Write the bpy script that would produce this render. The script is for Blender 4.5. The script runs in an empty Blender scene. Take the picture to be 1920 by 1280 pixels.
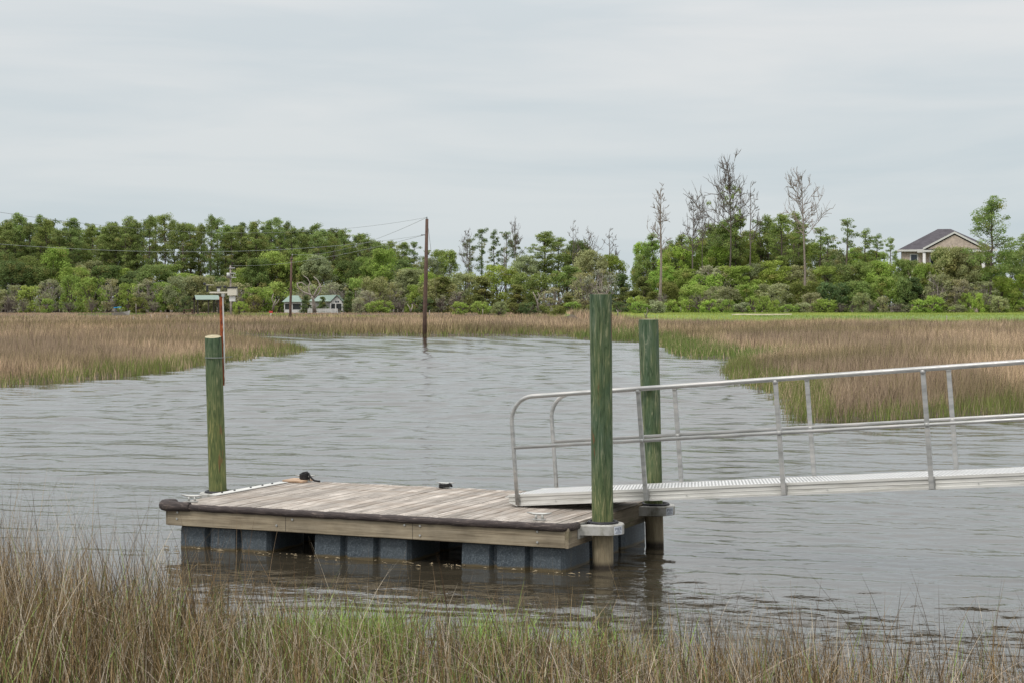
import bpy, math, random
import numpy as np
from mathutils import Vector, Matrix

R = math.radians
random.seed(7)
rng = np.random.default_rng(7)
SC = bpy.context.scene
COL = SC.collection

# ------------------------------------------------------------------ camera
FPX = 3244.0
PITCH = math.atan(68 / FPX)
EYE = 3.0
cam_d = bpy.data.cameras.new('camera'); cam = bpy.data.objects.new('camera', cam_d); COL.objects.link(cam)
cam.location = (0, 0, EYE); cam.rotation_euler = (R(90) - PITCH, 0, 0)
cam_d.sensor_width = 36; cam_d.sensor_fit = 'HORIZONTAL'; cam_d.lens = 36 * FPX / 1920
cam_d.clip_start = 0.1; cam_d.clip_end = 6000
SC.camera = cam

# ------------------------------------------------------------------ world: thin overcast
SUN_EL, SUN_AZ = 52, -140        # azimuth measured from +Y towards +X
world = bpy.data.worlds.new('World'); SC.world = world; world.use_nodes = True
wn = world.node_tree.nodes; wl = world.node_tree.links
wn.clear()
def wnode(t, **k):
    n = wn.new(t)
    for a, v in k.items(): setattr(n, a, v)
    return n
sky = wnode('ShaderNodeTexSky', sky_type='NISHITA'); sky.sun_disc = False
sky.sun_elevation = R(SUN_EL); sky.sun_rotation = R(SUN_AZ); sky.air_density = 1.0; sky.dust_density = 2.0
bg1 = wnode('ShaderNodeBackground'); bg1.inputs[1].default_value = 0.06
bg2 = wnode('ShaderNodeBackground'); bg2.inputs[1].default_value = 1.0
mixs = wnode('ShaderNodeMixShader'); mixs.inputs[0].default_value = 0.92
wo = wnode('ShaderNodeOutputWorld')
tc = wnode('ShaderNodeTexCoord'); mp = wnode('ShaderNodeMapping'); mp.inputs['Scale'].default_value = (2.2, 2.2, 17)
mp.inputs['Rotation'].default_value = (R(3), R(-2), 0)
nz = wnode('ShaderNodeTexNoise'); nz.inputs['Scale'].default_value = 1.6; nz.inputs['Detail'].default_value = 7; nz.inputs['Roughness'].default_value = 0.5
nz.inputs['Distortion'].default_value = 0.4
rp = wnode('ShaderNodeValToRGB')
rp.color_ramp.elements[0].position = 0.36; rp.color_ramp.elements[0].color = (0.91, 0.945, 0.965, 1)
rp.color_ramp.elements[1].position = 0.62; rp.color_ramp.elements[1].color = (1.08, 1.055, 1.04, 1)
sep = wnode('ShaderNodeSeparateXYZ')
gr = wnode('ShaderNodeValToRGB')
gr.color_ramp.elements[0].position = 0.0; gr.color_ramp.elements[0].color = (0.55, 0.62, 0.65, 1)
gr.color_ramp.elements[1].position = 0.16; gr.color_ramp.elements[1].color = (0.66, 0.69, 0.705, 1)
e_ = gr.color_ramp.elements.new(0.9); e_.color = (1.5, 1.5, 1.5, 1)   # overcast brighter overhead, raised out of view to light the water and trees
mx = wnode('ShaderNodeMix', data_type='RGBA', blend_type='MULTIPLY'); mx.inputs[0].default_value = 1.0
wl.new(tc.outputs['Generated'], mp.inputs[0]); wl.new(mp.outputs[0], nz.inputs['Vector']); wl.new(nz.outputs[0], rp.inputs[0])
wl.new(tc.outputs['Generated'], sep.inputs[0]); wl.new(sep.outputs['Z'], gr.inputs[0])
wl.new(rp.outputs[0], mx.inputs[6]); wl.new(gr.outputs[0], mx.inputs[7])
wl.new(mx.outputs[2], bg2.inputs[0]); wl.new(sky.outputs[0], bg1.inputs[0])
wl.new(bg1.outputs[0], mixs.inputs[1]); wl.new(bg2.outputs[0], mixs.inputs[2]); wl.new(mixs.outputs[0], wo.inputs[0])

sun_d = bpy.data.lights.new('sun', 'SUN'); sun = bpy.data.objects.new('sun', sun_d); COL.objects.link(sun)
sun_d.energy = 1.5; sun_d.angle = R(14); sun_d.color = (1, 0.96, 0.9)
sdir = Vector((math.sin(R(SUN_AZ)) * math.cos(R(SUN_EL)), math.cos(R(SUN_AZ)) * math.cos(R(SUN_EL)), math.sin(R(SUN_EL))))
sun.rotation_euler = sdir.to_track_quat('Z', 'Y').to_euler()
sun.location = sdir * 50 + Vector((0, 20, 0))
SC.view_settings.view_transform = 'Standard'; SC.view_settings.look = 'None'
SC.view_settings.gamma = 1; SC.view_settings.exposure = 0.15; SC.view_settings.use_curve_mapping = False
SC.cycles.max_bounces = 6; SC.cycles.diffuse_bounces = 3; SC.cycles.glossy_bounces = 3; SC.cycles.transparent_max_bounces = 4

# ------------------------------------------------------------------ helpers
CP, SP = math.cos(PITCH), math.sin(PITCH)
def at(u, v, D):
    """world point seen at photograph pixel (u, v) at distance D (metres, along +Y)"""
    x = (u - 960) / FPX; y = (640 - v) / FPX
    d = Vector((x, y * SP + CP, y * CP - SP))
    return Vector((0, 0, EYE)) + d * (D / d.y)

def tag(o, label=None, cat=None, group=None, kind=None):
    if label: o['label'] = label
    if cat: o['category'] = cat
    if group: o['group'] = group
    if kind: o['kind'] = kind
    return o
def empty(name, loc=(0, 0, 0), rot=(0, 0, 0)):
    o = bpy.data.objects.new(name, None); COL.objects.link(o)
    o.location = loc; o.rotation_euler = rot; o.empty_display_size = 0.2
    return o
def link(name, me, parent=None, loc=None, rot=None):
    o = bpy.data.objects.new(name, me); COL.objects.link(o)
    if parent: o.parent = parent
    if loc is not None: o.location = loc
    if rot is not None: o.rotation_euler = rot
    return o

class MB:
    def __init__(s): s.v = []; s.f = []; s.m = []; s.sm = []
    def add(s, vs, fs, mi=0, smooth=False):
        b = len(s.v); s.v += [tuple(p) for p in vs]
        for f in fs: s.f.append(tuple(b + i for i in f)); s.m.append(mi); s.sm.append(smooth)
        return s
    def box(s, x0, x1, y0, y1, z0, z1, b=0.0, mi=0, M=None):
        """box; with b>0 all edges along the longest axis are chamfered"""
        if b <= 0:
            vs = [(x, y, z) for z in (z0, z1) for y in (y0, y1) for x in (x0, x1)]
            fs = [(0, 2, 3, 1), (4, 5, 7, 6), (0, 1, 5, 4), (2, 6, 7, 3), (0, 4, 6, 2), (1, 3, 7, 5)]
        else:
            L = [x1 - x0, y1 - y0, z1 - z0]; ax = L.index(max(L))
            lo = [x0, y0, z0]; hi = [x1, y1, z1]
            p, q = [(1, 2), (2, 0), (0, 1)][ax]
            prof = [(lo[p] + b, lo[q]), (hi[p] - b, lo[q]), (hi[p], lo[q] + b), (hi[p], hi[q] - b), (hi[p] - b, hi[q]), (lo[p] + b, hi[q]), (lo[p], hi[q] - b), (lo[p], lo[q] + b)]
            vs = []
            for e in (lo[ax], hi[ax]):
                for a, c in prof:
                    t = [0, 0, 0]; t[ax] = e; t[p] = a; t[q] = c; vs.append(tuple(t))
            fs = [tuple(range(7, -1, -1)), tuple(range(8, 16))] + [(i, (i + 1) % 8, 8 + (i + 1) % 8, 8 + i) for i in range(8)]
        if M: vs = [tuple(M @ Vector(p)) for p in vs]
        return s.add(vs, fs, mi)
    def tube(s, pts, rad, n=8, mi=0, cap=True, smooth=True):
        pts = [Vector(p) for p in pts]
        if not hasattr(rad, '__len__'): rad = [rad] * len(pts)
        b = len(s.v); up = None
        for i, p in enumerate(pts):
            t = (pts[min(i + 1, len(pts) - 1)] - pts[max(i - 1, 0)]).normalized()
            if up is None:
                up = Vector((0, 0, 1)) if abs(t.z) < 0.9 else Vector((0, 1, 0))
            a = t.cross(up)
            if a.length < 1e-4: a = t.orthogonal()
            a.normalize(); c = a.cross(t).normalized(); up = c
            for k in range(n):
                w = 2 * math.pi * k / n
                s.v.append(tuple(p + (a * math.cos(w) + c * math.sin(w)) * rad[i]))
        for i in range(len(pts) - 1):
            for k in range(n):
                k2 = (k + 1) % n
                s.f.append((b + i * n + k, b + i * n + k2, b + (i + 1) * n + k2, b + (i + 1) * n + k)); s.m.append(mi); s.sm.append(smooth)
        if cap:
            s.f.append(tuple(b + k for k in range(n))[::-1]); s.m.append(mi); s.sm.append(False)
            e = b + (len(pts) - 1) * n
            s.f.append(tuple(e + k for k in range(n))); s.m.append(mi); s.sm.append(False)
        return s
    def prism(s, poly, z0, z1, mi=0, M=None):
        n = len(poly)
        vs = [(x, y, z0) for x, y in poly] + [(x, y, z1) for x, y in poly]
        fs = [tuple(range(n))[::-1], tuple(range(n, 2 * n))] + [(i, (i + 1) % n, n + (i + 1) % n, n + i) for i in range(n)]
        if M: vs = [tuple(M @ Vector(p)) for p in vs]
        return s.add(vs, fs, mi)
    def mesh(s, name, mats):
        me = bpy.data.meshes.new(name); me.from_pydata(s.v, [], s.f)
        for m in (mats if isinstance(mats, (list, tuple)) else [mats]): me.materials.append(m)
        me.polygons.foreach_set('material_index', s.m); me.polygons.foreach_set('use_smooth', s.sm)
        me.update(); return me
    def build(s, name, mats, parent=None, loc=None, rot=None):
        return link(name, s.mesh(name, mats), parent, loc, rot)

def np_mesh(name, verts, loops, starts, totals, mats, attrs=None):
    me = bpy.data.meshes.new(name)
    me.vertices.add(len(verts)); me.vertices.foreach_set('co', np.ascontiguousarray(verts, dtype=np.float32).ravel())
    me.loops.add(len(loops)); me.loops.foreach_set('vertex_index', loops.astype(np.int32))
    me.polygons.add(len(starts)); me.polygons.foreach_set('loop_start', starts.astype(np.int32))
    try: me.polygons.foreach_set('loop_total', totals.astype(np.int32))
    except Exception: pass
    for m in (mats if isinstance(mats, (list, tuple)) else [mats]): me.materials.append(m)
    if attrs:
        for k, (ty, arr) in attrs.items():
            a = me.attributes.new(k, ty, 'POINT')
            a.data.foreach_set('color' if ty == 'FLOAT_COLOR' else 'value', np.ascontiguousarray(arr, dtype=np.float32).ravel())
    me.update(calc_edges=True); me.validate(); return me

# ---- materials
class G:
    def __init__(s, name):
        s.mat = bpy.data.materials.new(name); s.mat.use_nodes = True
        s.t = s.mat.node_tree; s.N = s.t.nodes; s.L = s.t.links; s.b = s.N['Principled BSDF']; s.out = s.N['Material Output']
    def n(s, ty, ins=None, **k):
        nd = s.N.new(ty)
        for a, v in k.items(): setattr(nd, a, v)
        if ins:
            for a, v in ins.items():
                if hasattr(v, 'is_output') : s.L.new(v, nd.inputs[a])
                else: nd.inputs[a].default_value = v
        return nd
    def coords(s, scale=(1, 1, 1), kind='Object'):
        tc = s.n('ShaderNodeTexCoord'); return s.n('ShaderNodeMapping', {'Vector': tc.outputs[kind], 'Scale': scale}).outputs[0]
    def noise(s, vec, scale=5, detail=4, rough=0.55, dist=0.0):
        return s.n('ShaderNodeTexNoise', {'Vector': vec, 'Scale': scale, 'Detail': detail, 'Roughness': rough, 'Distortion': dist}).outputs[0]
    def ramp(s, fac, stops):
        r = s.n('ShaderNodeValToRGB', {'Fac': fac}); e = r.color_ramp.elements
        while len(e) < len(stops): e.new(0.5)
        for i, (p, c) in enumerate(stops):
            e[i].position = p; e[i].color = (c, c, c, 1) if not hasattr(c, '__len__') else (*c, 1)
        return r.outputs[0]
    def mix(s, fac, a, b, mode='MIX'):
        m = s.n('ShaderNodeMix', data_type='RGBA', blend_type=mode)
        for i, v in ((0, fac), (6, a), (7, b)):
            if hasattr(v, 'is_output'): s.L.new(v, m.inputs[i])
            else: m.inputs[i].default_value = (*v, 1) if hasattr(v, '__len__') and len(v) == 3 else v
        return m.outputs[2]
    def math(s, op, a, b=0.0):
        m = s.n('ShaderNodeMath', operation=op)
        for i, v in ((0, a), (1, b)):
            if hasattr(v, 'is_output'): s.L.new(v, m.inputs[i])
            else: m.inputs[i].default_value = v
        return m.outputs[0]
    def set(s, k, v):
        if hasattr(v, 'is_output'): s.L.new(v, s.b.inputs[k])
        else: s.b.inputs[k].default_value = (*v, 1) if hasattr(v, '__len__') and len(v) == 3 else v
        return s
    def bump(s, h, dist=0.01, strength=1.0):
        bn = s.n('ShaderNodeBump', {'Height': h, 'Distance': dist, 'Strength': strength}); s.L.new(bn.outputs[0], s.b.inputs['Normal']); return s

def m_wood(name, dark, mid, light, axis='Y', rough=0.85, var=0.35, stain=None):
    g = G(name)
    sc = {'X': (1.2, 34, 34), 'Y': (34, 1.2, 34), 'Z': (34, 34, 1.2)}[axis]
    oi = g.n('ShaderNodeObjectInfo')
    tc = g.n('ShaderNodeTexCoord')
    off = g.n('ShaderNodeVectorMath', {0: tc.outputs['Object']}, operation='ADD')
    cb = g.n('ShaderNodeCombineXYZ', {'X': g.math('MULTIPLY', oi.outputs['Random'], 37), 'Y': g.math('MULTIPLY', oi.outputs['Random'], 91)})
    g.L.new(cb.outputs[0], off.inputs[1])
    v = g.n('ShaderNodeMapping', {'Vector': off.outputs[0], 'Scale': sc}).outputs[0]
    n1 = g.noise(v, 1.0, 6, 0.65, 0.6)
    v2 = g.n('ShaderNodeMapping', {'Vector': off.outputs[0], 'Scale': (3, 3, 3)}).outputs[0]
    n2 = g.noise(v2, 1.0, 4, 0.6)
    c = g.ramp(n1, [(0.3, dark), (0.47, mid), (0.68, light)])
    c = g.mix(1.0, c, g.ramp(n2, [(0.3, 0.72), (0.7, 1.15)]), 'MULTIPLY')
    rv = g.n('ShaderNodeMapRange', {'Value': oi.outputs['Random'], 'To Min': 1 - var, 'To Max': 1 + var * 0.55}).outputs[0]
    rc = g.n('ShaderNodeCombineXYZ', {'X': rv, 'Y': rv, 'Z': rv}).outputs[0]
    c = g.mix(1.0, c, rc, 'MULTIPLY')
    if stain:
        c = g.mix(g.ramp(g.noise(g.coords((1.3, 1.3, 4)), 1.3, 5), [(0.5, 0.0), (0.62, 0.75)]), c, stain)
    g.set('Base Color', c).set('Roughness', rough).bump(n1, 0.004, 0.8)
    return g.mat

def m_plain(name, col, rough=0.6, metal=0.0, vary=0.15, scale=8, bump=0.0):
    g = G(name)
    n = g.noise(g.coords(), scale, 5, 0.6)
    c = g.mix(1.0, col, g.ramp(n, [(0.3, 1 - vary), (0.7, 1 + vary)]), 'MULTIPLY')
    g.set('Base Color', c).set('Roughness', rough).set('Metallic', metal)
    if bump: g.bump(n, bump)
    return g.mat

def m_piling(name, wear, seed):
    """green treated timber; wear = height (m) below which tan wood shows through"""
    g = G(name); tc = g.n('ShaderNodeTexCoord')
    off = g.n('ShaderNodeMapping', {'Vector': tc.outputs['Object'], 'Location': (seed, seed * 2, seed * 3), 'Scale': (28, 28, 2.8)}).outputs[0]
    n1 = g.noise(off, 1.0, 8, 0.72, 1.2)
    off2 = g.n('ShaderNodeMapping', {'Vector': tc.outputs['Object'], 'Location': (seed * 5, seed, 0), 'Scale': (5, 5, 1.1)}).outputs[0]
    n2 = g.noise(off2, 1.0, 5, 0.6, 0.5)
    z = g.n('ShaderNodeSeparateXYZ', {0: tc.outputs['Object']}).outputs[2]
    green = g.ramp(n1, [(0.36, (0.014, 0.028, 0.012)), (0.45, (0.045, 0.088, 0.04)), (0.55, (0.082, 0.12, 0.07)), (0.61, (0.17, 0.2, 0.13)), (0.68, (0.3, 0.3, 0.18))])
    olive = g.ramp(n1, [(0.36, (0.035, 0.05, 0.014)), (0.48, (0.10, 0.13, 0.04)), (0.56, (0.16, 0.17, 0.055)), (0.66, (0.32, 0.29, 0.12))])
    tan = g.ramp(n1, [(0.28, (0.13, 0.1, 0.062)), (0.5, (0.25, 0.205, 0.13)), (0.7, (0.36, 0.3, 0.2))])
    h = g.math('ADD', z, g.math('MULTIPLY', g.math('SUBTRACT', n2, 0.5), 1.8))
    f1 = g.n('ShaderNodeMapRange', {'Value': h, 'From Min': wear, 'From Max': wear + 1.1}).outputs[0]
    f0 = g.n('ShaderNodeMapRange', {'Value': z, 'From Min': 0.46, 'From Max': 0.55}).outputs[0]
    green = g.mix(g.math('MULTIPLY', g.ramp(n2, [(0.42, 0.0), (0.6, 0.5)]), 1.0), green, olive); c = g.mix(f1, olive, green); c = g.mix(f0, tan, c)
    rust = g.ramp(g.noise(g.n('ShaderNodeMapping', {'Vector': tc.outputs['Object'], 'Location': (seed * 7, 0, seed), 'Scale': (9, 9, 1.6)}).outputs[0], 1.0, 3), [(0.67, 0.0), (0.7, 0.7)])
    c = g.mix(g.math('MULTIPLY', rust, f0), c, (0.17, 0.075, 0.03))
    wet = g.n('ShaderNodeMapRange', {'Value': g.math('ADD', z, g.math('MULTIPLY', n1, -0.1)), 'From Min': -0.02, 'From Max': 0.04}).outputs[0]
    c = g.mix(wet, (0.035, 0.026, 0.018), c)
    g.set('Base Color', c).set('Roughness', 0.8).bump(n1, 0.012, 0.9)
    return g.mat

M = {}
M['plank'] = m_wood('weathered_plank_wood', (0.13, 0.1, 0.08), (0.36, 0.315, 0.27), (0.58, 0.53, 0.48), 'Y', var=0.3, stain=(0.25, 0.195, 0.15))
M['fascia'] = m_wood('treated_board_wood', (0.13, 0.1, 0.065), (0.27, 0.222, 0.152), (0.37, 0.315, 0.23), 'X', var=0.12)
M['fascia_y'] = m_wood('treated_board_wood_side', (0.11, 0.085, 0.055), (0.235, 0.19, 0.13), (0.33, 0.28, 0.2), 'Y', var=0.12, stain=(0.12, 0.11, 0.05))
M['dark_wood'] = m_wood('dark_frame_wood', (0.03, 0.024, 0.018), (0.06, 0.05, 0.04), (0.09, 0.08, 0.06), 'X')
M['end_grain'] = m_plain('cut_end_grain', (0.42, 0.37, 0.24), 0.9, 0, 0.3, 25)
M['bark'] = m_wood('pine_bark', (0.05, 0.038, 0.03), (0.115, 0.088, 0.07), (0.18, 0.145, 0.12), 'Z', var=0.2)
M['pole'] = m_wood('creosoted_pole', (0.05, 0.03, 0.022), (0.1, 0.058, 0.042), (0.16, 0.1, 0.075), 'Z', var=0.1)
M['deadwood'] = m_wood('bleached_deadwood', (0.17, 0.14, 0.12), (0.3, 0.255, 0.22), (0.43, 0.38, 0.34), 'Z', var=0.1)
M['snagwood'] = m_wood('grey_snag_wood', (0.07, 0.055, 0.047), (0.15, 0.12, 0.1), (0.24, 0.2, 0.17), 'Z', var=0.15)
M['pinksnag'] = m_wood('stripped_snag_wood', (0.12, 0.09, 0.075), (0.25, 0.195, 0.165), (0.36, 0.31, 0.275), 'Z', var=0.05)

g = G('fender_rubber'); v = g.coords((3, 20, 20)); n1 = g.noise(v, 1.5, 6, 0.7, 1.0)
g.set('Base Color', g.ramp(n1, [(0.35, (0.025, 0.018, 0.017)), (0.56, (0.06, 0.045, 0.042)), (0.66, (0.17, 0.135, 0.115)), (0.75, (0.33, 0.28, 0.24))])).set('Roughness', 0.75).bump(n1, 0.01)
M['fender'] = g.mat
g = G('float_plastic'); v = g.coords(); n1 = g.noise(v, 55, 6, 0.75); n2 = g.noise(v, 3.0, 4)
z = g.n('ShaderNodeSeparateXYZ', {0: g.n('ShaderNodeTexCoord').outputs['Object']}).outputs[2]
c = g.ramp(n1, [(0.4, (0.03, 0.042, 0.053)), (0.53, (0.058, 0.075, 0.09)), (0.68, (0.19, 0.22, 0.24))])
c = g.mix(g.ramp(n2, [(0.4, 0.0), (0.75, 0.5)]), c, (0.09, 0.105, 0.115))
alg = g.n('ShaderNodeMapRange', {'Value': g.math('ADD', z, g.math('MULTIPLY', n2, -0.07)), 'From Min': -0.02, 'From Max': 0.005}).outputs[0]
c = g.mix(alg, (0.1, 0.075, 0.035), c)
g.set('Base Color', c).set('Roughness', 0.55); M['float'] = g.mat
g = G('aluminium'); v = g.coords((1, 6, 6)); n1 = g.noise(v, 2.5, 6, 0.6); n2 = g.noise(g.coords(), 30, 3)
c = g.ramp(n1, [(0.34, (0.3, 0.3, 0.29)), (0.5, (0.42, 0.42, 0.41)), (0.66, (0.52, 0.5, 0.48))])
g.set('Base Color', c).set('Metallic', 0.55).set('Roughness', g.ramp(n2, [(0.3, 0.38), (0.7, 0.55)])); M['alu'] = g.mat
g = G('cast_aluminium'); n1 = g.noise(g.coords(), 9, 6, 0.6)
g.set('Base Color', g.ramp(n1, [(0.32, (0.22, 0.21, 0.17)), (0.5, (0.42, 0.41, 0.38)), (0.7, (0.52, 0.51, 0.49))])).set('Metallic', 0.2).set('Roughness', 0.6); M['cast'] = g.mat
# perforated walkway: staggered rows of punched holes
g = G('perforated_aluminium'); tc_ = g.n('ShaderNodeTexCoord')
br = g.n('ShaderNodeTexBrick', {'Vector': tc_.outputs['Object'], 'Scale': 1.0, 'Mortar Size': 0.0125, 'Brick Width': 0.042, 'Row Height': 0.06, 'Mortar Smooth': 0.1}, offset=0.5)
n1 = g.noise(g.coords(), 6, 4)
c = g.mix(br.outputs['Fac'], (0.03, 0.03, 0.03), g.ramp(n1, [(0.3, (0.62, 0.62, 0.61)), (0.7, (0.74, 0.735, 0.72))]))
g.set('Base Color', c).set('Metallic', 0.2).set('Roughness', 0.5); M['perf'] = g.mat
g = G('channel_aluminium'); n1 = g.noise(g.coords((0.8, 5, 12)), 2.0, 6, 0.65)
g.set('Base Color', g.ramp(n1, [(0.34, (0.40, 0.39, 0.35)), (0.5, (0.58, 0.57, 0.54)), (0.66, (0.68, 0.67, 0.63))])).set('Metallic', 0.1).set('Roughness', 0.5); M['chan'] = g.mat
M['rubber'] = m_plain('black_rubber', (0.016, 0.016, 0.02), 0.5)
M['rope'] = m_plain('black_rope', (0.012, 0.011, 0.012), 0.8, 0, 0.4, 60)
M['galv'] = m_plain('galvanised_steel', (0.45, 0.45, 0.43), 0.5, 0.5)
M['white'] = m_plain('white_paint', (0.62, 0.61, 0.58), 0.55, 0, 0.06)
M['cream'] = m_plain('cream_plastic', (0.62, 0.58, 0.48), 0.5, 0, 0.08)
M['black'] = m_plain('black_plastic', (0.02, 0.02, 0.022), 0.5)
M['ink'] = m_plain('navy_print', (0.06, 0.08, 0.14), 0.6)
M['sticker'] = m_plain('sticker_film', (0.62, 0.65, 0.7), 0.5, 0, 0.08)
g = G('rusted_paint'); n1 = g.noise(g.coords((30, 30, 9)), 1.0, 6, 0.7)
g.set('Base Color', g.ramp(n1, [(0.36, (0.09, 0.02, 0.01)), (0.5, (0.25, 0.058, 0.018)), (0.62, (0.38, 0.11, 0.03)), (0.68, (0.6, 0.48, 0.38))])).set('Roughness', 0.85).bump(n1, 0.004)
M['rust'] = g.mat
M['greenroof'] = m_plain('green_metal_roof', (0.2, 0.27, 0.225), 0.5, 0.1, 0.12, 1.5)
M['shingle'] = m_plain('dark_shingles', (0.075, 0.068, 0.078), 0.9, 0, 0.25, 1.2)
M['stone'] = m_plain('cream_stone_veneer', (0.5, 0.41, 0.345), 0.9, 0, 0.25, 2.2)
M['screen'] = m_plain('dark_screen', (0.03, 0.035, 0.035), 0.4)
g = G('window_glass'); g.set('Base Color', (0.03, 0.04, 0.05)).set('Roughness', 0.08); M['glass'] = g.mat
M['blue'] = m_plain('blue_canvas', (0.02, 0.32, 0.65), 0.8)
M['browntable'] = m_plain('brown_painted_wood', (0.09, 0.045, 0.035), 0.8)
M['red'] = m_plain('red_paint', (0.5, 0.05, 0.04), 0.6)
M['wire'] = m_plain('wire_black', (0.2, 0.22, 0.21), 0.6)
M['wire_g'] = m_plain('wire_grey', (0.3, 0.33, 0.31), 0.6)

def m_attr(name, rough=0.85, trans=0.25, use_obj=False, base=None):
    """foliage and grass: colour from the leaf's own attribute, a little light passes through"""
    g = G(name)
    if use_obj:
        oi = g.n('ShaderNodeObjectInfo')
        a = g.n('ShaderNodeAttribute', attribute_name='shade')
        k = g.n('ShaderNodeCombineXYZ', {'X': a.outputs['Fac'], 'Y': a.outputs['Fac'], 'Z': a.outputs['Fac']}).outputs[0]
        c = g.mix(1.0, oi.outputs['Color'], k, 'MULTIPLY')
        hue = g.n('ShaderNodeAttribute', attribute_name='hue')
        c = g.mix(hue.outputs['Fac'], c, (0.38, 0.34, 0.12))
    else:
        c = g.n('ShaderNodeAttribute', attribute_name='Col').outputs['Color']
    g.set('Base Color', c).set('Roughness', rough); g.b.inputs['Specular IOR Level'].default_value = 0.2
    tr = g.n('ShaderNodeBsdfTranslucent', {'Color': c})
    ms = g.n('ShaderNodeMixShader', {0: trans, 1: g.b.outputs[0], 2: tr.outputs[0]})
    g.L.new(ms.outputs[0], g.out.inputs[0]); return g.mat
M['grass'] = m_attr('marsh_grass_blades', 0.8, 0.3)
M['leaf'] = m_attr('leaves', 0.8, 0.42, True)
M['nearblade'] = m_attr('near_grass_blades', 0.75, 0.12)

# ------------------------------------------------------------------ creek outline and terrain
CREEK = np.array([(-400, 60), (-60, 25), (-20, 19.5), (-10, 15.6), (-5, 14.6), (-2.5, 14.0), (0, 13.2), (3, 12.6), (6, 12.4), (9, 14), (12, 17.5), (16, 21), (40, 26), (120, 34), (400, 60),
    (400, 90), (120, 60), (50, 52), (26, 50), (18.5, 49.6), (14.4, 48.7), (9.6, 45), (7.75, 44.8), (8.2, 49), (9.2, 58), (9.0, 66), (9.7, 76), (11.6, 88), (12.6, 95), (10.4, 99), (10.2, 108), (11.2, 122), (10.4, 138),
    (8.2, 143), (6.4, 152), (5.6, 166), (0, 171), (-7, 169), (-14, 170.5), (-32, 168), (-50, 167), (-80, 165), (-80, 158), (-60, 155), (-42, 152.5), (-30, 150), (-22, 141), (-18, 129), (-14.5, 119),
    (-13.6, 110), (-14.6, 100), (-15.6, 88), (-16, 80), (-16.6, 73), (-18.9, 63.6), (-24, 60), (-32, 58), (-60, 55), (-400, 90)], float)

def sdf_land(x, y):
    """distance to the waterline, positive on land"""
    P = np.stack([np.ravel(x), np.ravel(y)], 1); n = len(CREEK)
    dmin = np.full(len(P), 1e9); inside = np.zeros(len(P), bool)
    for i in range(n):
        a = CREEK[i]; b = CREEK[(i + 1) % n]; ab = b - a
        t = np.clip(((P - a) @ ab) / (ab @ ab), 0, 1)
        q = P - a - t[:, None] * ab; dmin = np.minimum(dmin, (q ** 2).sum(1))
        c = ((a[1] > P[:, 1]) != (b[1] > P[:, 1]))
        with np.errstate(divide='ignore', invalid='ignore'):
            xi = (b[0] - a[0]) * (P[:, 1] - a[1]) / (b[1] - a[1]) + a[0]
        inside ^= c & (P[:, 0] < xi)
    d = np.sqrt(dmin); return np.where(inside, -d, d).reshape(np.shape(x))

def vnoise(x, y, s, seed=0):
    """smooth value noise 0..1"""
    x = np.asarray(x, float) / s + seed * 17.3; y = np.asarray(y, float) / s + seed * 9.1
    xi = np.floor(x); yi = np.floor(y); fx = x - xi; fy = y - yi; fx = fx * fx * (3 - 2 * fx); fy = fy * fy * (3 - 2 * fy)
    def h(a, b):
        v = np.sin(a * 127.1 + b * 311.7 + seed * 74.7) * 43758.5453; return v - np.floor(v)
    return (h(xi, yi) * (1 - fx) + h(xi + 1, yi) * fx) * (1 - fy) + (h(xi, yi + 1) * (1 - fx) + h(xi + 1, yi + 1) * fx) * fy
def sstep(a, b, x):
    t = np.clip((x - a) / (b - a), 0, 1); return t * t * (3 - 2 * t)
def lawn_start(x): return 312 - 86 * sstep(8, 24, x)
def ground_z(x, y):
    x = np.asarray(x, float); y = np.asarray(y, float); s = sdf_land(x, y)
    z = -1.2 + 1.0 * sstep(-6, -1.5, s) + 0.32 * sstep(-1.5, 1.2, s) + 0.16 * sstep(1, 12, s)
    z = z + (vnoise(x, y, 3, 1) - 0.5) * 0.1 * sstep(-1, 2, s)
    z = z + 1.1 * sstep(0, 1, (y - np.where(x > 10, 235, 296)) / 50) * (s > 0)
    z = z + 1.25 * sstep(0, 1, (12.2 - y) / 11) * (s > 0) * (y < 40)
    return z
def gz(x, y): return float(ground_z(np.array([x]), np.array([y]))[0])

NR, NC = 330, 360
rows = np.concatenate([np.linspace(-14, 30, 70, endpoint=False), np.geomspace(30, 3000, NR - 70)])
us = np.linspace(-1.05, 1.05, NC)
GX = us[None, :] * (rows[:, None] + 22); GY = np.repeat(rows[:, None], NC, 1)
GZ = ground_z(GX, GY)
idx = np.arange(NR * NC).reshape(NR, NC)
q = np.stack([idx[:-1, :-1], idx[:-1, 1:], idx[1:, 1:], idx[1:, :-1]], -1).reshape(-1, 4)
cx = GX.ravel()[q].mean(1); cy = GY.ravel()[q].mean(1)
sd = sdf_land(GX, GY)
is_lawn = (cy > lawn_start(cx)) & (cy < 345) & (cx > 6)
def soil_mat(name, cols, scale):
    g = G(name); v = g.coords(); n1 = g.noise(v, scale, 6, 0.65); n2 = g.noise(v, scale * 9, 4)
    g.set('Base Color', g.mix(0.35, g.ramp(n1, [(0.35, cols[0]), (0.62, cols[1])]), g.ramp(n2, [(0.35, cols[0]), (0.65, cols[1])]))).set('Roughness', 0.9).bump(n2, 0.05)
    return g.mat
M['mud'] = soil_mat('marsh_mud', [(0.05, 0.038, 0.024), (0.105, 0.08, 0.05)], 0.3)
M['lawn'] = soil_mat('lawn_turf', [(0.11, 0.17, 0.035), (0.19, 0.26, 0.06)], 0.08)
V = np.stack([GX, GY, GZ], -1).reshape(-1, 3)
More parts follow.
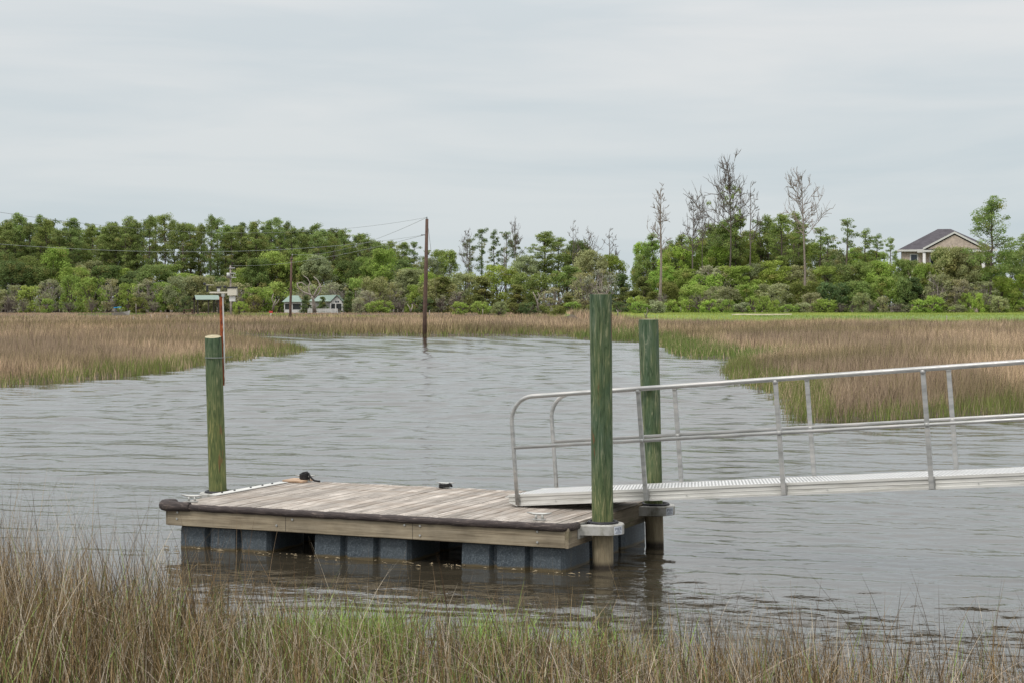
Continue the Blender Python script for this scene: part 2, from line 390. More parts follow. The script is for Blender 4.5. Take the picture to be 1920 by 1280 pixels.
def sub_mesh(name, qs, mat):
    u, inv = np.unique(qs.ravel(), return_inverse=True)
    me = np_mesh(name, V[u], inv, np.arange(len(qs)) * 4, np.full(len(qs), 4), mat)
    me.polygons.foreach_set('use_smooth', [True] * len(me.polygons)); return link(name, me)
tag(sub_mesh('marsh_ground', q[~is_lawn], M['mud']), kind='structure')
tag(sub_mesh('lawn', q[is_lawn], M['lawn']), kind='structure')

# water sheet
g = G('creek_water'); tc_ = g.n('ShaderNodeTexCoord').outputs['Object']
def mp_(s, r=0): return g.n('ShaderNodeMapping', {'Vector': tc_, 'Scale': s, 'Rotation': (0, 0, R(r))}).outputs[0]
w2 = g.noise(mp_((5.5, 7.5, 1), 22), 1.0, 3, 0.5, 0.4)
g.set('Base Color', (0.045, 0.038, 0.026)).set('Roughness', 0.03).set('IOR', 1.85)
g.bump(w2, 0.012, 0.6); M['water'] = g.mat
# real wavelets: the surface is a grid whose cells grow with distance, raised by many small crossing waves
wr = [12.0]
while wr[-1] < 176: wr.append(wr[-1] * 1.0024)
wy = np.array([-14.0, 0.0, 6.0, 10.0] + wr + [185.0, 260.0, 500.0]); uc = np.linspace(-0.36, 0.36, 300)
uc = np.concatenate([[-8, -4, -2, -1.2, -0.8, -0.6, -0.48, -0.41], uc, [0.41, 0.48, 0.6, 0.8, 1.2, 2, 4, 8]])
WX = uc[None, :] * (np.maximum(wy, 4)[:, None] + 6); WY = np.repeat(wy[:, None], len(uc), 1)
cell = 0.0024 * WY
Wz = np.zeros_like(WX); wrs = np.random.default_rng(77)
patch = 0.45 + 0.95 * vnoise(WX * 0.5, WY, 9, 61) * vnoise(WX, WY, 30, 62) * 1.6
fine = 0.35 + 1.1 * vnoise(WX, WY, 4.5, 63)
for k_ in range(72):
    lam = 0.14 * (3.2 / 0.14) ** (k_ / 71.0) * wrs.uniform(0.9, 1.1); th = wrs.normal(math.radians(78), math.radians(34))
    kx, ky = math.cos(th) * 2 * math.pi / lam, math.sin(th) * 2 * math.pi / lam
    slope_ = 0.0150 * (1.0 if lam < 1.2 else 0.75)
    fade = np.clip((lam / (4.2 * cell) - 1) * 1.5, 0, 1)
    boost = (1 - (lam > 0.75) * 0.6 * (1 - sstep(18, 45, WY))) * (1 + 0.9 * sstep(30, 90, WY))
    Wz += slope_ * lam / (2 * math.pi) * np.sin(kx * WX + ky * WY + wrs.uniform(0, 6.28) + 0.8 * np.sin(WX * 0.7 / lam * 0.3 + wrs.uniform(0, 6))) * fade * boost * (fine if lam < 0.7 else 1)
inner = (np.abs(uc) <= 0.37)[None, :] & (WY >= 12) & (WY < 176)
Wz = Wz * patch * inner
n0, n1_ = WX.shape; wi = np.arange(n0 * n1_).reshape(n0, n1_)
wq = np.stack([wi[:-1, :-1], wi[:-1, 1:], wi[1:, 1:], wi[1:, :-1]], -1).reshape(-1, 4)
me = np_mesh('creek_water', np.stack([WX, WY, Wz], -1).reshape(-1, 3), wq.ravel(), np.arange(len(wq)) * 4, np.full(len(wq), 4), M['water'])
me.polygons.foreach_set('use_smooth', [True] * len(me.polygons))
tag(link('creek_water', me), kind='structure')

# ------------------------------------------------------------------ grass
def blades(name, x, y, z, h, w, lx, ly, col, seg, mat, tipcol=None, droop=None):
    n = len(x); k = seg
    yaw = rng.uniform(0, math.pi, n); ax, ay = np.cos(yaw), np.sin(yaw)
    V = np.zeros((n, 2 * k + 1, 3)); C = np.zeros((n, 2 * k + 1, 4)); C[..., 3] = 1
    for i in range(k + 1):
        t = i / k
        cxp = x + lx * h * (0.35 * t + 0.65 * t ** 2); cyp = y + ly * h * (0.35 * t + 0.65 * t ** 2)
        czp = z + h * t
        if droop is not None: czp = z + h * (t - droop * t ** 3); cxp = cxp + droop * h * t ** 2.5 * ax * 0.9; cyp = cyp + droop * h * t ** 2.5 * ay * 0.9
        ww = w * (1 - t) ** 0.7 * 0.5
        cc = col if tipcol is None else col * (1 - t) + tipcol * t
        if i < k:
            V[:, 2 * i] = np.stack([cxp - ax * ww, cyp - ay * ww, czp], 1); V[:, 2 * i + 1] = np.stack([cxp + ax * ww, cyp + ay * ww, czp], 1)
            C[:, 2 * i, :3] = cc; C[:, 2 * i + 1, :3] = cc
        else:
            V[:, 2 * k] = np.stack([cxp, cyp, czp], 1); C[:, 2 * k, :3] = cc
    lp = []; tot = []
    for i in range(k - 1): lp += [2 * i, 2 * i + 1, 2 * i + 3, 2 * i + 2]; tot.append(4)
    lp += [2 * k - 2, 2 * k - 1, 2 * k]; tot.append(3)
    lp = np.array(lp); tot = np.array(tot); nv = 2 * k + 1
    L = (np.arange(n)[:, None] * nv + lp[None]).ravel(); T = np.tile(tot, n); S = np.concatenate([[0], np.cumsum(T)[:-1]])
    me = np_mesh(name, V.reshape(-1, 3), L, S, T, mat, {'Col': ('FLOAT_COLOR', C.reshape(-1, 4))})
    return link(name, me)

BROWN = np.array([0.57, 0.41, 0.27]); TAN = np.array([0.7, 0.53, 0.36]); GREYB = np.array([0.38, 0.29, 0.205]); DARKB = np.array([0.13, 0.09, 0.06])
GREEN = np.array([0.17, 0.235, 0.055]); OLIVE = np.array([0.25, 0.235, 0.085]); BRIGHT = np.array([0.17, 0.29, 0.05])
def marsh_colour(x, y, s):
    n = len(x); a = vnoise(x, y, 24, 3)[:, None]; b = vnoise(x, y * 0.45, 7, 4)[:, None]; r = rng.random((n, 1))
    c = BROWN * (1 - a) + TAN * a
    c = c * (1 - 0.85 * sstep(0.45, 0.7, b)) + GREYB * 0.85 * sstep(0.45, 0.7, b)
    b2 = vnoise(x * 0.35, y, 13, 21)[:, None]; c = c * (1 - 0.6 * sstep(0.55, 0.75, b2)) + OLIVE * 0.75 * 0.6 * sstep(0.55, 0.75, b2)
    c = np.where(r < 0.16, DARKB, c); c = np.where(r > 0.93, OLIVE, c)
    left = (x < -8)[:, None] & (y < 150)[:, None]
    c = np.where(left & (r < 0.55), c * 0.62 + GREYB * 0.3, c)
    # green fringe along the waterline
    wid = np.where(x < 0, 0.5, 0.6) * (1.3 + 4.0 * vnoise(x, y, 9, 5) ** 2 * np.clip(y / 90, 0.6, 2.2)) * np.where((x > 5) & (y > 90) & (y < 165), 2.6, 1.0)
    e = (1 - sstep(0.55, 1.15, s / wid))[:, None]
    pick = rng.random((n, 1)) < e * 0.7
    c = np.where(pick, GREEN * (0.75 + 0.5 * rng.random((n, 1))) + (OLIVE - GREEN) * rng.random((n, 1)) * 0.6, c)
    gb = ((x > 6) & (x < 14) & (y > 88) & (y < 168))[:, None] & (s < 5 + 3 * vnoise(x, y, 4, 71))[:, None] & (rng.random((n, 1)) < 0.62)
    c = np.where(gb, np.array([0.165, 0.235, 0.065]), c)
    return c * rng.uniform(0.5, 1.35, (n, 1)) * (0.75 + 0.5 * vnoise(x, y, 0.9, 33)[:, None])
def scatter(D0, D1, dens, seed_margin=3.0, xmin=None, xmax=None):
    """uniform points on land between D0 and D1, a step wider than the view"""
    slope = 0.33; A = slope * (D1 ** 2 - D0 ** 2) + 2 * seed_margin * (D1 - D0); n = int(A * dens)
    y = np.sqrt(rng.uniform(D0 ** 2, D1 ** 2, n)); x = rng.uniform(-1, 1, n) * (slope * y + seed_margin)
    return x, y
def marsh_band(name, D0, D1, dens, w, hgt, seg):
    x, y = scatter(D0, D1, dens); s = sdf_land(x, y)
    # clumps and thin spots
    keep = (s > -0.7 + 0.6 * rng.random(len(x))) & (y < lawn_start(x) + 26 * (vnoise(x, y * 0.3, 5, 41) - 0.4) + 6 * rng.random(len(x)))
    keep &= rng.random(len(x)) < 0.55 + 0.6 * vnoise(x, y, 1.1, 8)
    x, y, s = x[keep], y[keep], s[keep]; z = ground_z(x, y) - 0.03
    hh = hgt * (0.45 + 0.7 * rng.random(len(x))) * (0.78 + 0.42 * vnoise(x, y * 0.6, 9, 2)) * (0.72 + 0.5 * vnoise(x, y, 1.2, 31)) * np.where(rng.random(len(x)) < 0.06, 1.3, 1) * (0.62 + 0.38 * sstep(-0.5, 5, s))
    o = blades(name, x, y, z, hh, w * rng.uniform(0.6, 1.4, len(x)), rng.normal(0.03, 0.2, len(x)), rng.normal(0, 0.2, len(x)), marsh_colour(x, y, s), seg, M['grass'])
    return o
bands = [(40, 62, 230, 0.014, 0.98, 3), (62, 95, 120, 0.021, 1.0, 2), (95, 150, 42, 0.036, 1.0, 1), (150, 235, 16, 0.06, 1.0, 1), (235, 318, 7, 0.09, 0.95, 1)]
for i, b in enumerate(bands):
    o = marsh_band('marsh_grass', *b)
    tag(o, ['brown marsh grass nearest the creek bends with green stems at the waterline', 'brown marsh grass of the middle distance behind the nearest banks', 'brown marsh grass around the creek tip with a green fringe', 'brown marsh grass on the far bank around the tall pole', 'farthest strip of pale brown marsh grass before the trees'][i], 'marsh grass', kind='stuff')
# lawn blades and weeds at the wood's edge
x, y = scatter(222, 342, 7); s = sdf_land(x, y); k = (y > lawn_start(x)) & (rng.random(len(x)) < 0.35 + 0.65 * vnoise(x, y, 8, 6)); x, y = x[k], y[k]
bl = vnoise(x, y, 11, 7)[:, None]
colr = (GREEN * 1.25 * (1 - bl) + np.array([0.46, 0.5, 0.13]) * bl)
lf = (sstep(20, 4, x))[:, None] * 1.0; lf = (1 - sstep(4, 20, x))[:, None] * (vnoise(x, y, 14, 22)[:, None] < 0.62); colr = np.where(lf > 0.5, BROWN * 0.9, colr)
colr = colr * rng.uniform(0.75, 1.2, (len(x), 1))
edge = sstep(0, 8, y - lawn_start(x))
o = blades('lawn_grass', x, y, ground_z(x, y), rng.uniform(0.12, 0.34, len(x)) + 0.4 * (1 - edge), np.full(len(x), 0.1), rng.normal(0, .3, len(x)), rng.normal(0, .3, len(x)), colr, 1, M['grass'])
tag(o, 'short bright green grass in front of the right hand wood', 'grass', kind='stuff')

# foreground bank grass
def near_edge(x):  # how far out (y) the dense stand reaches
    return np.interp(x, [-7, -4.6, -3.3, -2.5, -1.4, 0, 1.5, 3, 5, 7], [16.8, 16.6, 16.0, 15.4, 15.2, 15.0, 14.4, 14.0, 14.0, 14.3])
def near_height(x): return np.interp(x, [-7, -4.6, -3.3, -2.6, -1.5, 0, 1.5, 3, 5], [0.95, 0.95, 0.9, 0.66, 0.56, 0.56, 0.52, 0.56, 0.6])
n = 78000
x = rng.uniform(-8.5, 8.5, n); y = rng.uniform(10.2, 18.6, n); e = near_edge(x) + (vnoise(x, y, 0.8, 11) - 0.5) * 0.9
den = np.where(y < e, 1.0, 0.10 * np.exp(-(y - e) / 0.75)) * (0.45 + 0.8 * vnoise(x, y, 0.5, 12))
den *= np.interp(x, [-3, -1.5, 1.5, 3], [1.0, 0.85, 0.6, 0.38])
k = rng.random(n) < den; x, y = x[k], y[k]; n = len(x)
tall = rng.random(n) < np.interp(x, [-4, -2, 2, 5], [0.13, 0.08, 0.07, 0.14])
h = near_height(x) * (0.5 + 0.75 * rng.random(n)) * np.where(tall, rng.uniform(1.1, 1.65, n), 1)
r = rng.random((n, 1)); gn = (vnoise(x, y, 0.9, 13) * np.interp(x, [-5, -2.6, -1.2, 0.2, 2, 4.5], [0.1, 0.3, 0.62, 0.42, 0.15, 0.35]))[:, None]
cb = np.where(r < 0.40, np.array([0.075, 0.055, 0.028]), np.where(r < 0.66, np.array([0.225, 0.15, 0.068]), np.where(r < 0.87, np.array([0.42, 0.305, 0.16]), np.array([0.66, 0.57, 0.44]))))
isg = (rng.random((n, 1)) < gn * 0.85) & ~tall[:, None]
cb = cb * 0.85
c = np.where(isg, np.array([0.19, 0.27, 0.07]) * rng.uniform(0.5, 1.5, (n, 1)), cb * rng.uniform(0.75, 1.25, (n, 1)))
z = ground_z(x, y); w = np.where(isg[:, 0], rng.uniform(0.007, 0.014, n), rng.uniform(0.005, 0.0105, n)) * np.where(tall, 0.8, 1)
dr = np.where(isg[:, 0] & (rng.random(n) < 0.5), rng.uniform(0.25, 0.6, n), np.where(rng.random(n) < 0.08, 0.4, 0.0))
o = blades('bank_grass', x, y, z - 0.03, h - np.minimum(z, 0) * 0.8, w, rng.normal(-0.03, 0.23, n), rng.normal(0, 0.2, n), c, 5, M['nearblade'], tipcol=c * 1.1, droop=dr)
tag(o, 'tall brown and green cordgrass on the near bank along the bottom', 'marsh grass', kind='stuff')
nt = 620
x = np.concatenate([rng.uniform(-7.5, -2.2, 300), rng.uniform(-2.2, 6, 320)]); y = near_edge(x) + rng.uniform(-2.0, 1.1, nt) - (x > -2.2) * 0.2
hh = np.where(x < -2.2, rng.uniform(0.9, 1.45, nt), rng.uniform(0.55, 1.15, nt) ** 1.0); z = ground_z(x, y)
cc = np.where(rng.random((nt, 1)) < 0.6, np.array([0.10, 0.065, 0.04]), np.array([0.24, 0.165, 0.1])) * rng.uniform(0.7, 1.3, (nt, 1))
o = blades('tall_reeds', x, y, z - 0.02, hh, rng.uniform(0.006, 0.010, nt), rng.normal(-0.06, 0.17, nt), rng.normal(0, 0.1, nt), cc, 6, M['nearblade'])
tag(o, 'tall dark single reed stems sticking out above the near bank grass', 'reeds', kind='stuff')
# short side leaves low on the green tufts at the water's edge
nt = 5200
x = rng.normal(-1.0, 0.95, nt) ; y = near_edge(x) + rng.normal(0.0, 0.38, nt); k = vnoise(x, y, 0.5, 51) > 0.42; x, y = x[k], y[k]; nt = len(x)
o = blades('green_tufts', x, y, ground_z(x, y), rng.uniform(0.3, 0.72, nt), rng.uniform(0.007, 0.013, nt), rng.normal(0, 0.3, nt), rng.normal(0, 0.3, nt), np.array([0.27, 0.42, 0.085]) * rng.uniform(0.55, 1.35, (nt, 1)), 5, M['nearblade'], droop=rng.uniform(0, 0.6, nt))
tag(o, 'fresh green grass tufts at the water in front of the dock', 'grass', kind='stuff')
# bent and fallen straws, lying across the stand
n = 2400
x = rng.uniform(-7, 6, n); y = near_edge(x) - rng.uniform(0.0, 4, n); z = ground_z(x, y) + near_height(x) * rng.uniform(0.1, 0.6, n)
o = blades('dead_straw', x, y, z, rng.uniform(0.05, 0.35, n), rng.uniform(0.006, 0.01, n), rng.normal(0, 2.2, n), rng.normal(0, 1.5, n), np.array([0.42, 0.34, 0.26]) * rng.uniform(0.6, 1.2, (n, 1)), 4, M['grass'])
tag(o, 'pale broken straws leaning through the near bank grass', 'straw', kind='stuff')

# ------------------------------------------------------------------ floating dock
DL, DW, DZ = 5.25, 3.05, 0.55
dock = empty('floating_dock', (0.61, 19.33, 0), (0, 0, R(-23.2)))
tag(dock, 'floating timber dock with weathered plank deck on dark plastic floats', 'dock')
NPL = 36; pw = DL / NPL
pm = []
for i in range(4):
    mb = MB(); mb.box(-pw / 2 + 0.006, pw / 2 - 0.006, 0.0, DW - 0.02, -0.036, 0, 0.004)
    # two rows of screw heads stand in for the fixings seen on the boards
    for yy in (0.1, DW * 0.5, DW - 0.14):
        for xx in (-0.04, 0.04): mb.tube([(xx, yy + 0.01 * i, -0.001), (xx, yy + 0.01 * i, 0.0015)], 0.006, 6, mi=1)
    pm.append(mb.mesh('deck_plank', [M['plank'], M['rubber']]))
for i in range(NPL):
    o = link('deck_plank', pm[i % 4], dock, (-DL + pw * (i + 0.5), 0.012 + random.uniform(-0.006, 0.006), DZ + random.uniform(-0.004, 0.003)), (random.uniform(-.0006, .0006), random.uniform(-0.016, 0.016), random.uniform(-.0008, .0008)))
def fas(mb, name='fascia_board', mat='fascia', **k): return mb.build(name, M[mat], dock, **k)
fas(MB().box(-DL - 0.03, 0.0, -0.05, -0.006, 0.285, 0.512, 0.006))
fas(MB().box(-DL - 0.03, 0.0, DW + 0.0, DW + 0.044, 0.285, 0.512, 0.006))
o = fas(MB().box(0.003, 0.046, -0.05, DW + 0.044, 0.285, 0.512, 0.006), mat='fascia_y')
o = fas(MB().box(0.05, 0.09, 0.95, DW - 0.3, 0.36, 0.535, 0.006), mat='fascia_y')
fas(MB().box(-DL - 0.075, -DL - 0.033, -0.02, DW + 0.044, 0.285, 0.512, 0.006), mat='fascia_y')
for yy in (0.05, 0.8, 1.5, 2.2, 2.95): MB().box(-DL, -0.03, yy, yy + 0.05, 0.3, 0.508).build('joist', M['dark_wood'], dock)
MB().box(0.0, 0.05, 0.0, DW - 0.02, DZ - 0.034, DZ + 0.004, 0.004).build('edge_board', M['plank'], dock)
# aluminium edge strip along the left edge with bolt heads
MB().box(-DL - 0.075, -DL + 0.06, 0.95, DW - 0.35, DZ + 0.004, DZ + 0.014).build('edge_strip', M['white'], dock)
for yy in (1.15, 1.45, 1.85, 2.15, 2.4): MB().tube([(-DL - 0.01, yy, DZ + 0.012), (-DL - 0.01, yy, DZ + 0.028)], 0.014, 8).build('bolt', M['rubber'], dock)
MB().box(-DL - 0.07, -DL + 0.25, DW - 0.28, DW + 0.03, DZ + 0.002, DZ + 0.03, 0.004).build('repair_board', m_plain('raw_board', (0.48, 0.33, 0.22), 0.8), dock)
# fender hose along the near edge and round the left corner
def wob(pts, r, k=0.004): return [r + random.uniform(-k, k) for _ in pts]
p = [(-DL + 0.22 + i * (DL - 0.10) / 60, -0.052 + random.uniform(-.002, .002), 0.516 + random.uniform(-.003, .003)) for i in range(57)]
mb = MB().tube(p, wob(p, 0.043, 0.003), 12)
mb.build('fender', M['fender'], dock)
p = [(-0.36 + 0.05 * i, -0.054, 0.517) for i in range(6)] + [(-0.03, -0.048, 0.517), (0.0, -0.02, 0.517), (0.03, 0.02, 0.517), (0.045, 0.08, 0.517), (0.05, 0.2, 0.516)]
mb = MB().tube(p, wob(p, 0.047, .002), 12); mb.build('fender', M['fender'], dock)
p = [(-DL + 0.3, -0.056, 0.524), (-DL + 0.15, -0.062, 0.524), (-DL - 0.02, -0.07, 0.527), (-DL - 0.08, -0.04, 0.53), (-DL - 0.115, 0.04, 0.53), (-DL - 0.12, 0.16, 0.53), (-DL - 0.115, 0.24, 0.525)]
mb = MB().tube(p, [0.056, 0.06, 0.068, 0.072, 0.066, 0.056, 0.05], 12); mb.build('fender', M['fender'], dock)
# fascia bolts
for xx in (-1.9, -3.6): MB().box(xx, xx + 0.004, -0.0525, -0.05, 0.288, 0.508).build('board_joint', M['dark_wood'], dock)
for xx, zz in ((-1.8, 0.45), (-1.8, 0.34), (-2.0, 0.45), (-3.5, 0.44), (-3.72, 0.36), (-DL + 0.12, 0.45), (-DL + 0.11, 0.37), (-0.33, 0.46), (-0.33, 0.34)):
    MB().tube([(xx, -0.048, zz), (xx, -0.062, zz)], 0.013, 8).build('bolt', M['galv'], dock)
# floats: three-lobed blow-moulded blocks
def float_mesh(L, W):
    mb = MB(); prof = []
    def ring(z, ins):
        pts = []
        lob = 3; seg = L / lob
        for side in (0, 1):
            for k in range(lob):
                a = -L / 2 + k * seg
                xs = [a + 0.018, a + 0.05, a + seg - 0.05, a + seg - 0.018]
                ds = [0.075, 0.0, 0.0, 0.075]
                for xx, d in zip(xs, ds):
                    pts.append((xx, -W / 2 + d + ins) if side == 0 else (-xx, W / 2 - d - ins))
        return [(x * (1 - ins / L), y, z) for x, y in pts]
    zs = [(-0.2, 0.03), (-0.17, 0.0), (0.02, 0.0), (0.22, 0.004), (0.262, 0.012), (0.28, 0.035)]
    rs = [ring(z, i) for z, i in zs]; n = len(rs[0]); vs = [p for r_ in rs for p in r_]
    fs = [(j * n + i, j * n + (i + 1) % n, (j + 1) * n + (i + 1) % n, (j + 1) * n + i) for j in range(len(rs) - 1) for i in range(n)]
    fs += [tuple(range((len(rs) - 1) * n, len(rs) * n)), tuple(range(n))[::-1]]
    return mb.add(vs, fs).mesh('float', M['float'])
fm = float_mesh(1.33, 0.9)
for cxp in (-4.54, -2.64, -0.70):
    for cyp in (0.5, 2.5): link('float', fm, dock, (cxp, cyp, 0))
for cxp in (-4.54, -2.64, -0.70):
    link('float', fm, dock, (cxp, 1.5, -0.004))
sc_ = MB(); rs_ = random.Random(4)
for _ in range(75):
    x_ = rs_.uniform(-DL - 0.05, 0.1); y_ = -rs_.expovariate(14) + 0.04; a_ = rs_.uniform(0, 3.1); l_ = rs_.uniform(0.01, 0.05); w_ = rs_.uniform(0.003, 0.008)
    if rs_.random() < 0.3: x_ = rs_.choice((-5.23, -3.3, -1.4, 0.0)) + rs_.gauss(0, 0.15)
    sc_.tube([(x_ - l_ * math.cos(a_), y_ - l_ * math.sin(a_) * .4, 0.008), (x_, y_, 0.014), (x_ + l_ * math.cos(a_), y_ + l_ * math.sin(a_) * .4, 0.008)], [w_ * .5, w_, w_ * .4], 5)
o = sc_.build('wrack', m_plain('straw_wrack', (0.34, 0.27, 0.17), 0.9, 0, 0.5, 20), None, dock.location, dock.rotation_euler); tag(o, 'bits of straw and foam floating along the near side of the dock floats', 'wrack', kind='stuff')
# cleats
def cleat():
    mb = MB(); mb.tube([(-0.035, 0, 0.008), (-0.03, 0, 0.055)], [0.014, 0.011], 8); mb.tube([(0.035, 0, 0.008), (0.03, 0, 0.055)], [0.014, 0.011], 8)
    mb.box(-0.06, 0.06, -0.025, 0.025, 0, 0.01)
    mb.tube([(-0.125, 0, 0.073), (-0.06, 0, 0.062), (0, 0, 0.06), (0.06, 0, 0.062), (0.125, 0, 0.073)], [0.006, 0.012, 0.014, 0.012, 0.006], 8)
    return mb.mesh('cleat', M['galv'])
cm = cleat()
cl = [(-DL + 0.16, 0.2), (-0.42, 0.22), (-DL + 0.2, DW - 0.12), (-2.9, DW - 0.1), (-0.55, DW - 0.12)]
for (xx, yy), s_ in zip(cl, (1.2, 1.15, 1.2, 1.0, 1.0)):
    o = link('cleat', cm, dock, (xx, yy, DZ + 0.004), (0, 0, R(8))); o.scale = (s_,) * 3

def d2w(x, y, z=0): return dock.matrix_basis @ Vector((x, y, z))
dock_M = Matrix.Translation(dock.location) @ dock.rotation_euler.to_matrix().to_4x4()
def dw(x, y, z=0): return dock_M @ Vector((x, y, z))
def rope(name, loc, kind, label):
    mb = MB(); pts = []
    if kind == 'wrap':
        for i in range(46):
            t = i / 45; a = t * 5 * 2 * math.pi
            pts.append((0.055 * math.cos(a) + 0.015 * math.sin(3 * a), 0.04 * math.sin(a), 0.025 + 0.085 * t + 0.015 * math.sin(2.1 * a)))
        pts += [(0.07, -0.03, 0.09), (0.11, -0.05, 0.05), (0.15, -0.06, 0.022), (0.2, -0.08, 0.016), (0.24, -0.075, 0.014)]
        mb.tube(pts, 0.014, 7)
        mb.tube([(-0.05, 0, 0.08), (-0.02, -0.02, 0.12), (0.03, -0.01, 0.13), (0.06, 0, 0.09)], 0.017, 7)
    else:
        for i in range(60):
            t = i / 59; a = t * 4 * 2 * math.pi
            pts.append((0.085 * math.cos(a) * (1 - 0.2 * t), 0.06 * math.sin(a), 0.02 + 0.03 * t + 0.012 * math.sin(a * 1.3)))
        mb.tube(pts, 0.013, 7)
    o = mb.build(name, M['rope'], None, loc, (0, 0, R(-10))); tag(o, label, 'rope')
rope('mooring_rope', dw(-DL + 0.2, DW - 0.12, DZ + 0.004), 'wrap', 'black rope wrapped round the cleat at the far left corner of the dock')
rope('mooring_rope', dw(-2.9, DW - 0.1, DZ + 0.004), 'coil', 'small black rope coil on the middle of the dock far edge')

# pile guides
def guide(px, py, side, lettering, parent):
    """D-shaped hoop bolted to the dock edge; side=+1 right edge, -1 left edge"""
    w0 = 0.048 if side > 0 else -0.078
    x0 = (0.0 if side > 0 else -DL) + w0
    cx_, cy_ = px, py; r = 0.225; outer = []
    outer.append((x0, cy_ - 0.30)); outer.append((x0 + side * 0.05, cy_ - 0.30 + 0.02))
    N_ = 22
    for i in range(N_ + 1):
        a = -math.pi / 2 + math.pi * i / N_
        outer.append((cx_ + side * (0.02 + r * math.cos(a)), cy_ + r * math.sin(a)))
    outer.append((x0 + side * 0.05, cy_ + 0.28)); outer.append((x0, cy_ + 0.30))
    # inner opening as a ring of matching count
    no = len(outer); z0, z1 = 0.40, 0.515; ri = 0.172
    inner = []
    for ox, oy in outer:
        a = math.atan2(oy - cy_, ox - cx_); inner.append((cx_ + ri * math.cos(a), cy_ + ri * math.sin(a)))
    mb = MB(); vs = []
    for zz, ring in ((z0, outer), (z1 - 0.012, outer), (z1, [(cx_ + (x - cx_) * 0.965, cy_ + (y - cy_) * 0.965) for x, y in outer]), (z1, inner), (z0, inner)):
        vs += [(x, y, zz) for x, y in ring]
    fs = []
    for lv in range(4):
        for i in range(no - 1): fs.append((lv * no + i, lv * no + i + 1, (lv + 1) * no + i + 1, (lv + 1) * no + i))
    for i in range(no - 1): fs.append((4 * no + i, 4 * no + i + 1, i + 1, i))
    if side < 0: fs = [f[::-1] for f in fs]
    mb.add(vs, fs)
    a_, b_ = sorted((x0, x0 + side * 0.012)); mb.box(a_, b_, cy_ - 0.33, cy_ + 0.33, 0.36, 0.53)
    gobj = mb.build('pile_guide', M['cast'], parent)
    rr = MB(); p = [(cx_ + 0.16 * math.cos(a), cy_ + 0.16 * math.sin(a), 0.527) for a in np.linspace(0, 2 * math.pi, 33)]
    rr.tube(p, 0.017, 8, cap=False)
    for k_ in range(18):
        a = 2 * math.pi * k_ / 18; rr.tube([(cx_ + 0.168 * math.cos(a), cy_ + 0.168 * math.sin(a), 0.512), (cx_ + 0.168 * math.cos(a), cy_ + 0.168 * math.sin(a), 0.524)], 0.014, 6)
    rr.tube([(cx_ + 0.165 * math.cos(a), cy_ + 0.165 * math.sin(a), 0.4) for a in np.linspace(0, 2 * math.pi, 33)], 0.012, 6, cap=False)
    rr.build('rubber_ring', M['rubber'], gobj)
    if lettering:
        # sticker bent round the nose of the hoop, with its printed word
        a0, a1 = -0.72, -0.17; R_ = r + 0.002; cc = cx_ + side * 0.02
        sb = MB(); vs = []
        for i in range(9):
            a = a0 + (a1 - a0) * i / 8; x, y = cc + R_ * math.cos(a), cy_ + R_ * math.sin(a); vs += [(x, y, 0.408), (x, y, 0.5)]
        sb.add(vs, [(2 * i, 2 * i + 2, 2 * i + 3, 2 * i + 1) for i in range(8)]); sb.build('sticker', M['sticker'], gobj)
        for word, size, zz, nm in (('PIER', 0.05, 0.452, 'lettering'), ('DOCK PRODUCTS', 0.014, 0.432, 'lettering')):
            if word != 'PIER': 
                lb = MB()
                for ln, (b0, b1) in enumerate(((-0.62, -0.3), (-0.66, -0.25))):
                    zc = 0.438 - 0.014 * ln
                    v2 = []
                    for i in range(7):
                        a = b0 + (b1 - b0) * i / 6; x, y = cc + (R_ + 0.0015) * math.cos(a), cy_ + (R_ + 0.0015) * math.sin(a); v2 += [(x, y, zc - 0.0025), (x, y, zc + 0.0025)]
                    lb.add(v2, [(2 * i, 2 * i + 2, 2 * i + 3, 2 * i + 1) for i in range(6)])
                lb.build('printed_line', M['ink'], gobj); continue
            cu = bpy.data.curves.new('word', 'FONT'); cu.body = word; cu.size = size; cu.extrude = 0.0
            to = bpy.data.objects.new('word', cu); COL.objects.link(to)
            bpy.context.view_layer.update()
            me = bpy.data.meshes.new_from_object(to.evaluated_get(bpy.context.evaluated_depsgraph_get())); bpy.data.objects.remove(to)
            xs_ = [v_.co.x for v_ in me.vertices]; wx = max(xs_) or 1
            for v_ in me.vertices:
                a = a0 + 0.05 + (a1 - a0 - 0.1) * v_.co.x / wx; v_.co = (cc + (R_ + 0.0015) * math.cos(a), cy_ + (R_ + 0.0015) * math.sin(a), zz + v_.co.y)
            me.materials.clear(); me.materials.append(M['ink']); link(nm, me, gobj)
    return gobj
def wl_(px, D, v): q = at(px, v, D); return q
P_near = Vector((1.04, 19.74)); P_far = Vector((1.79, 21.55)); P_left = Vector((-3.91, 22.97))
inv = dock_M.inverted()
def loc2(p): q = inv @ Vector((p.x, p.y, 0)); return q.x, q.y
guide(*loc2(P_near), 1, True, dock); guide(*loc2(P_far), 1, True, dock); guide(*loc2(P_left), -1, False, dock)

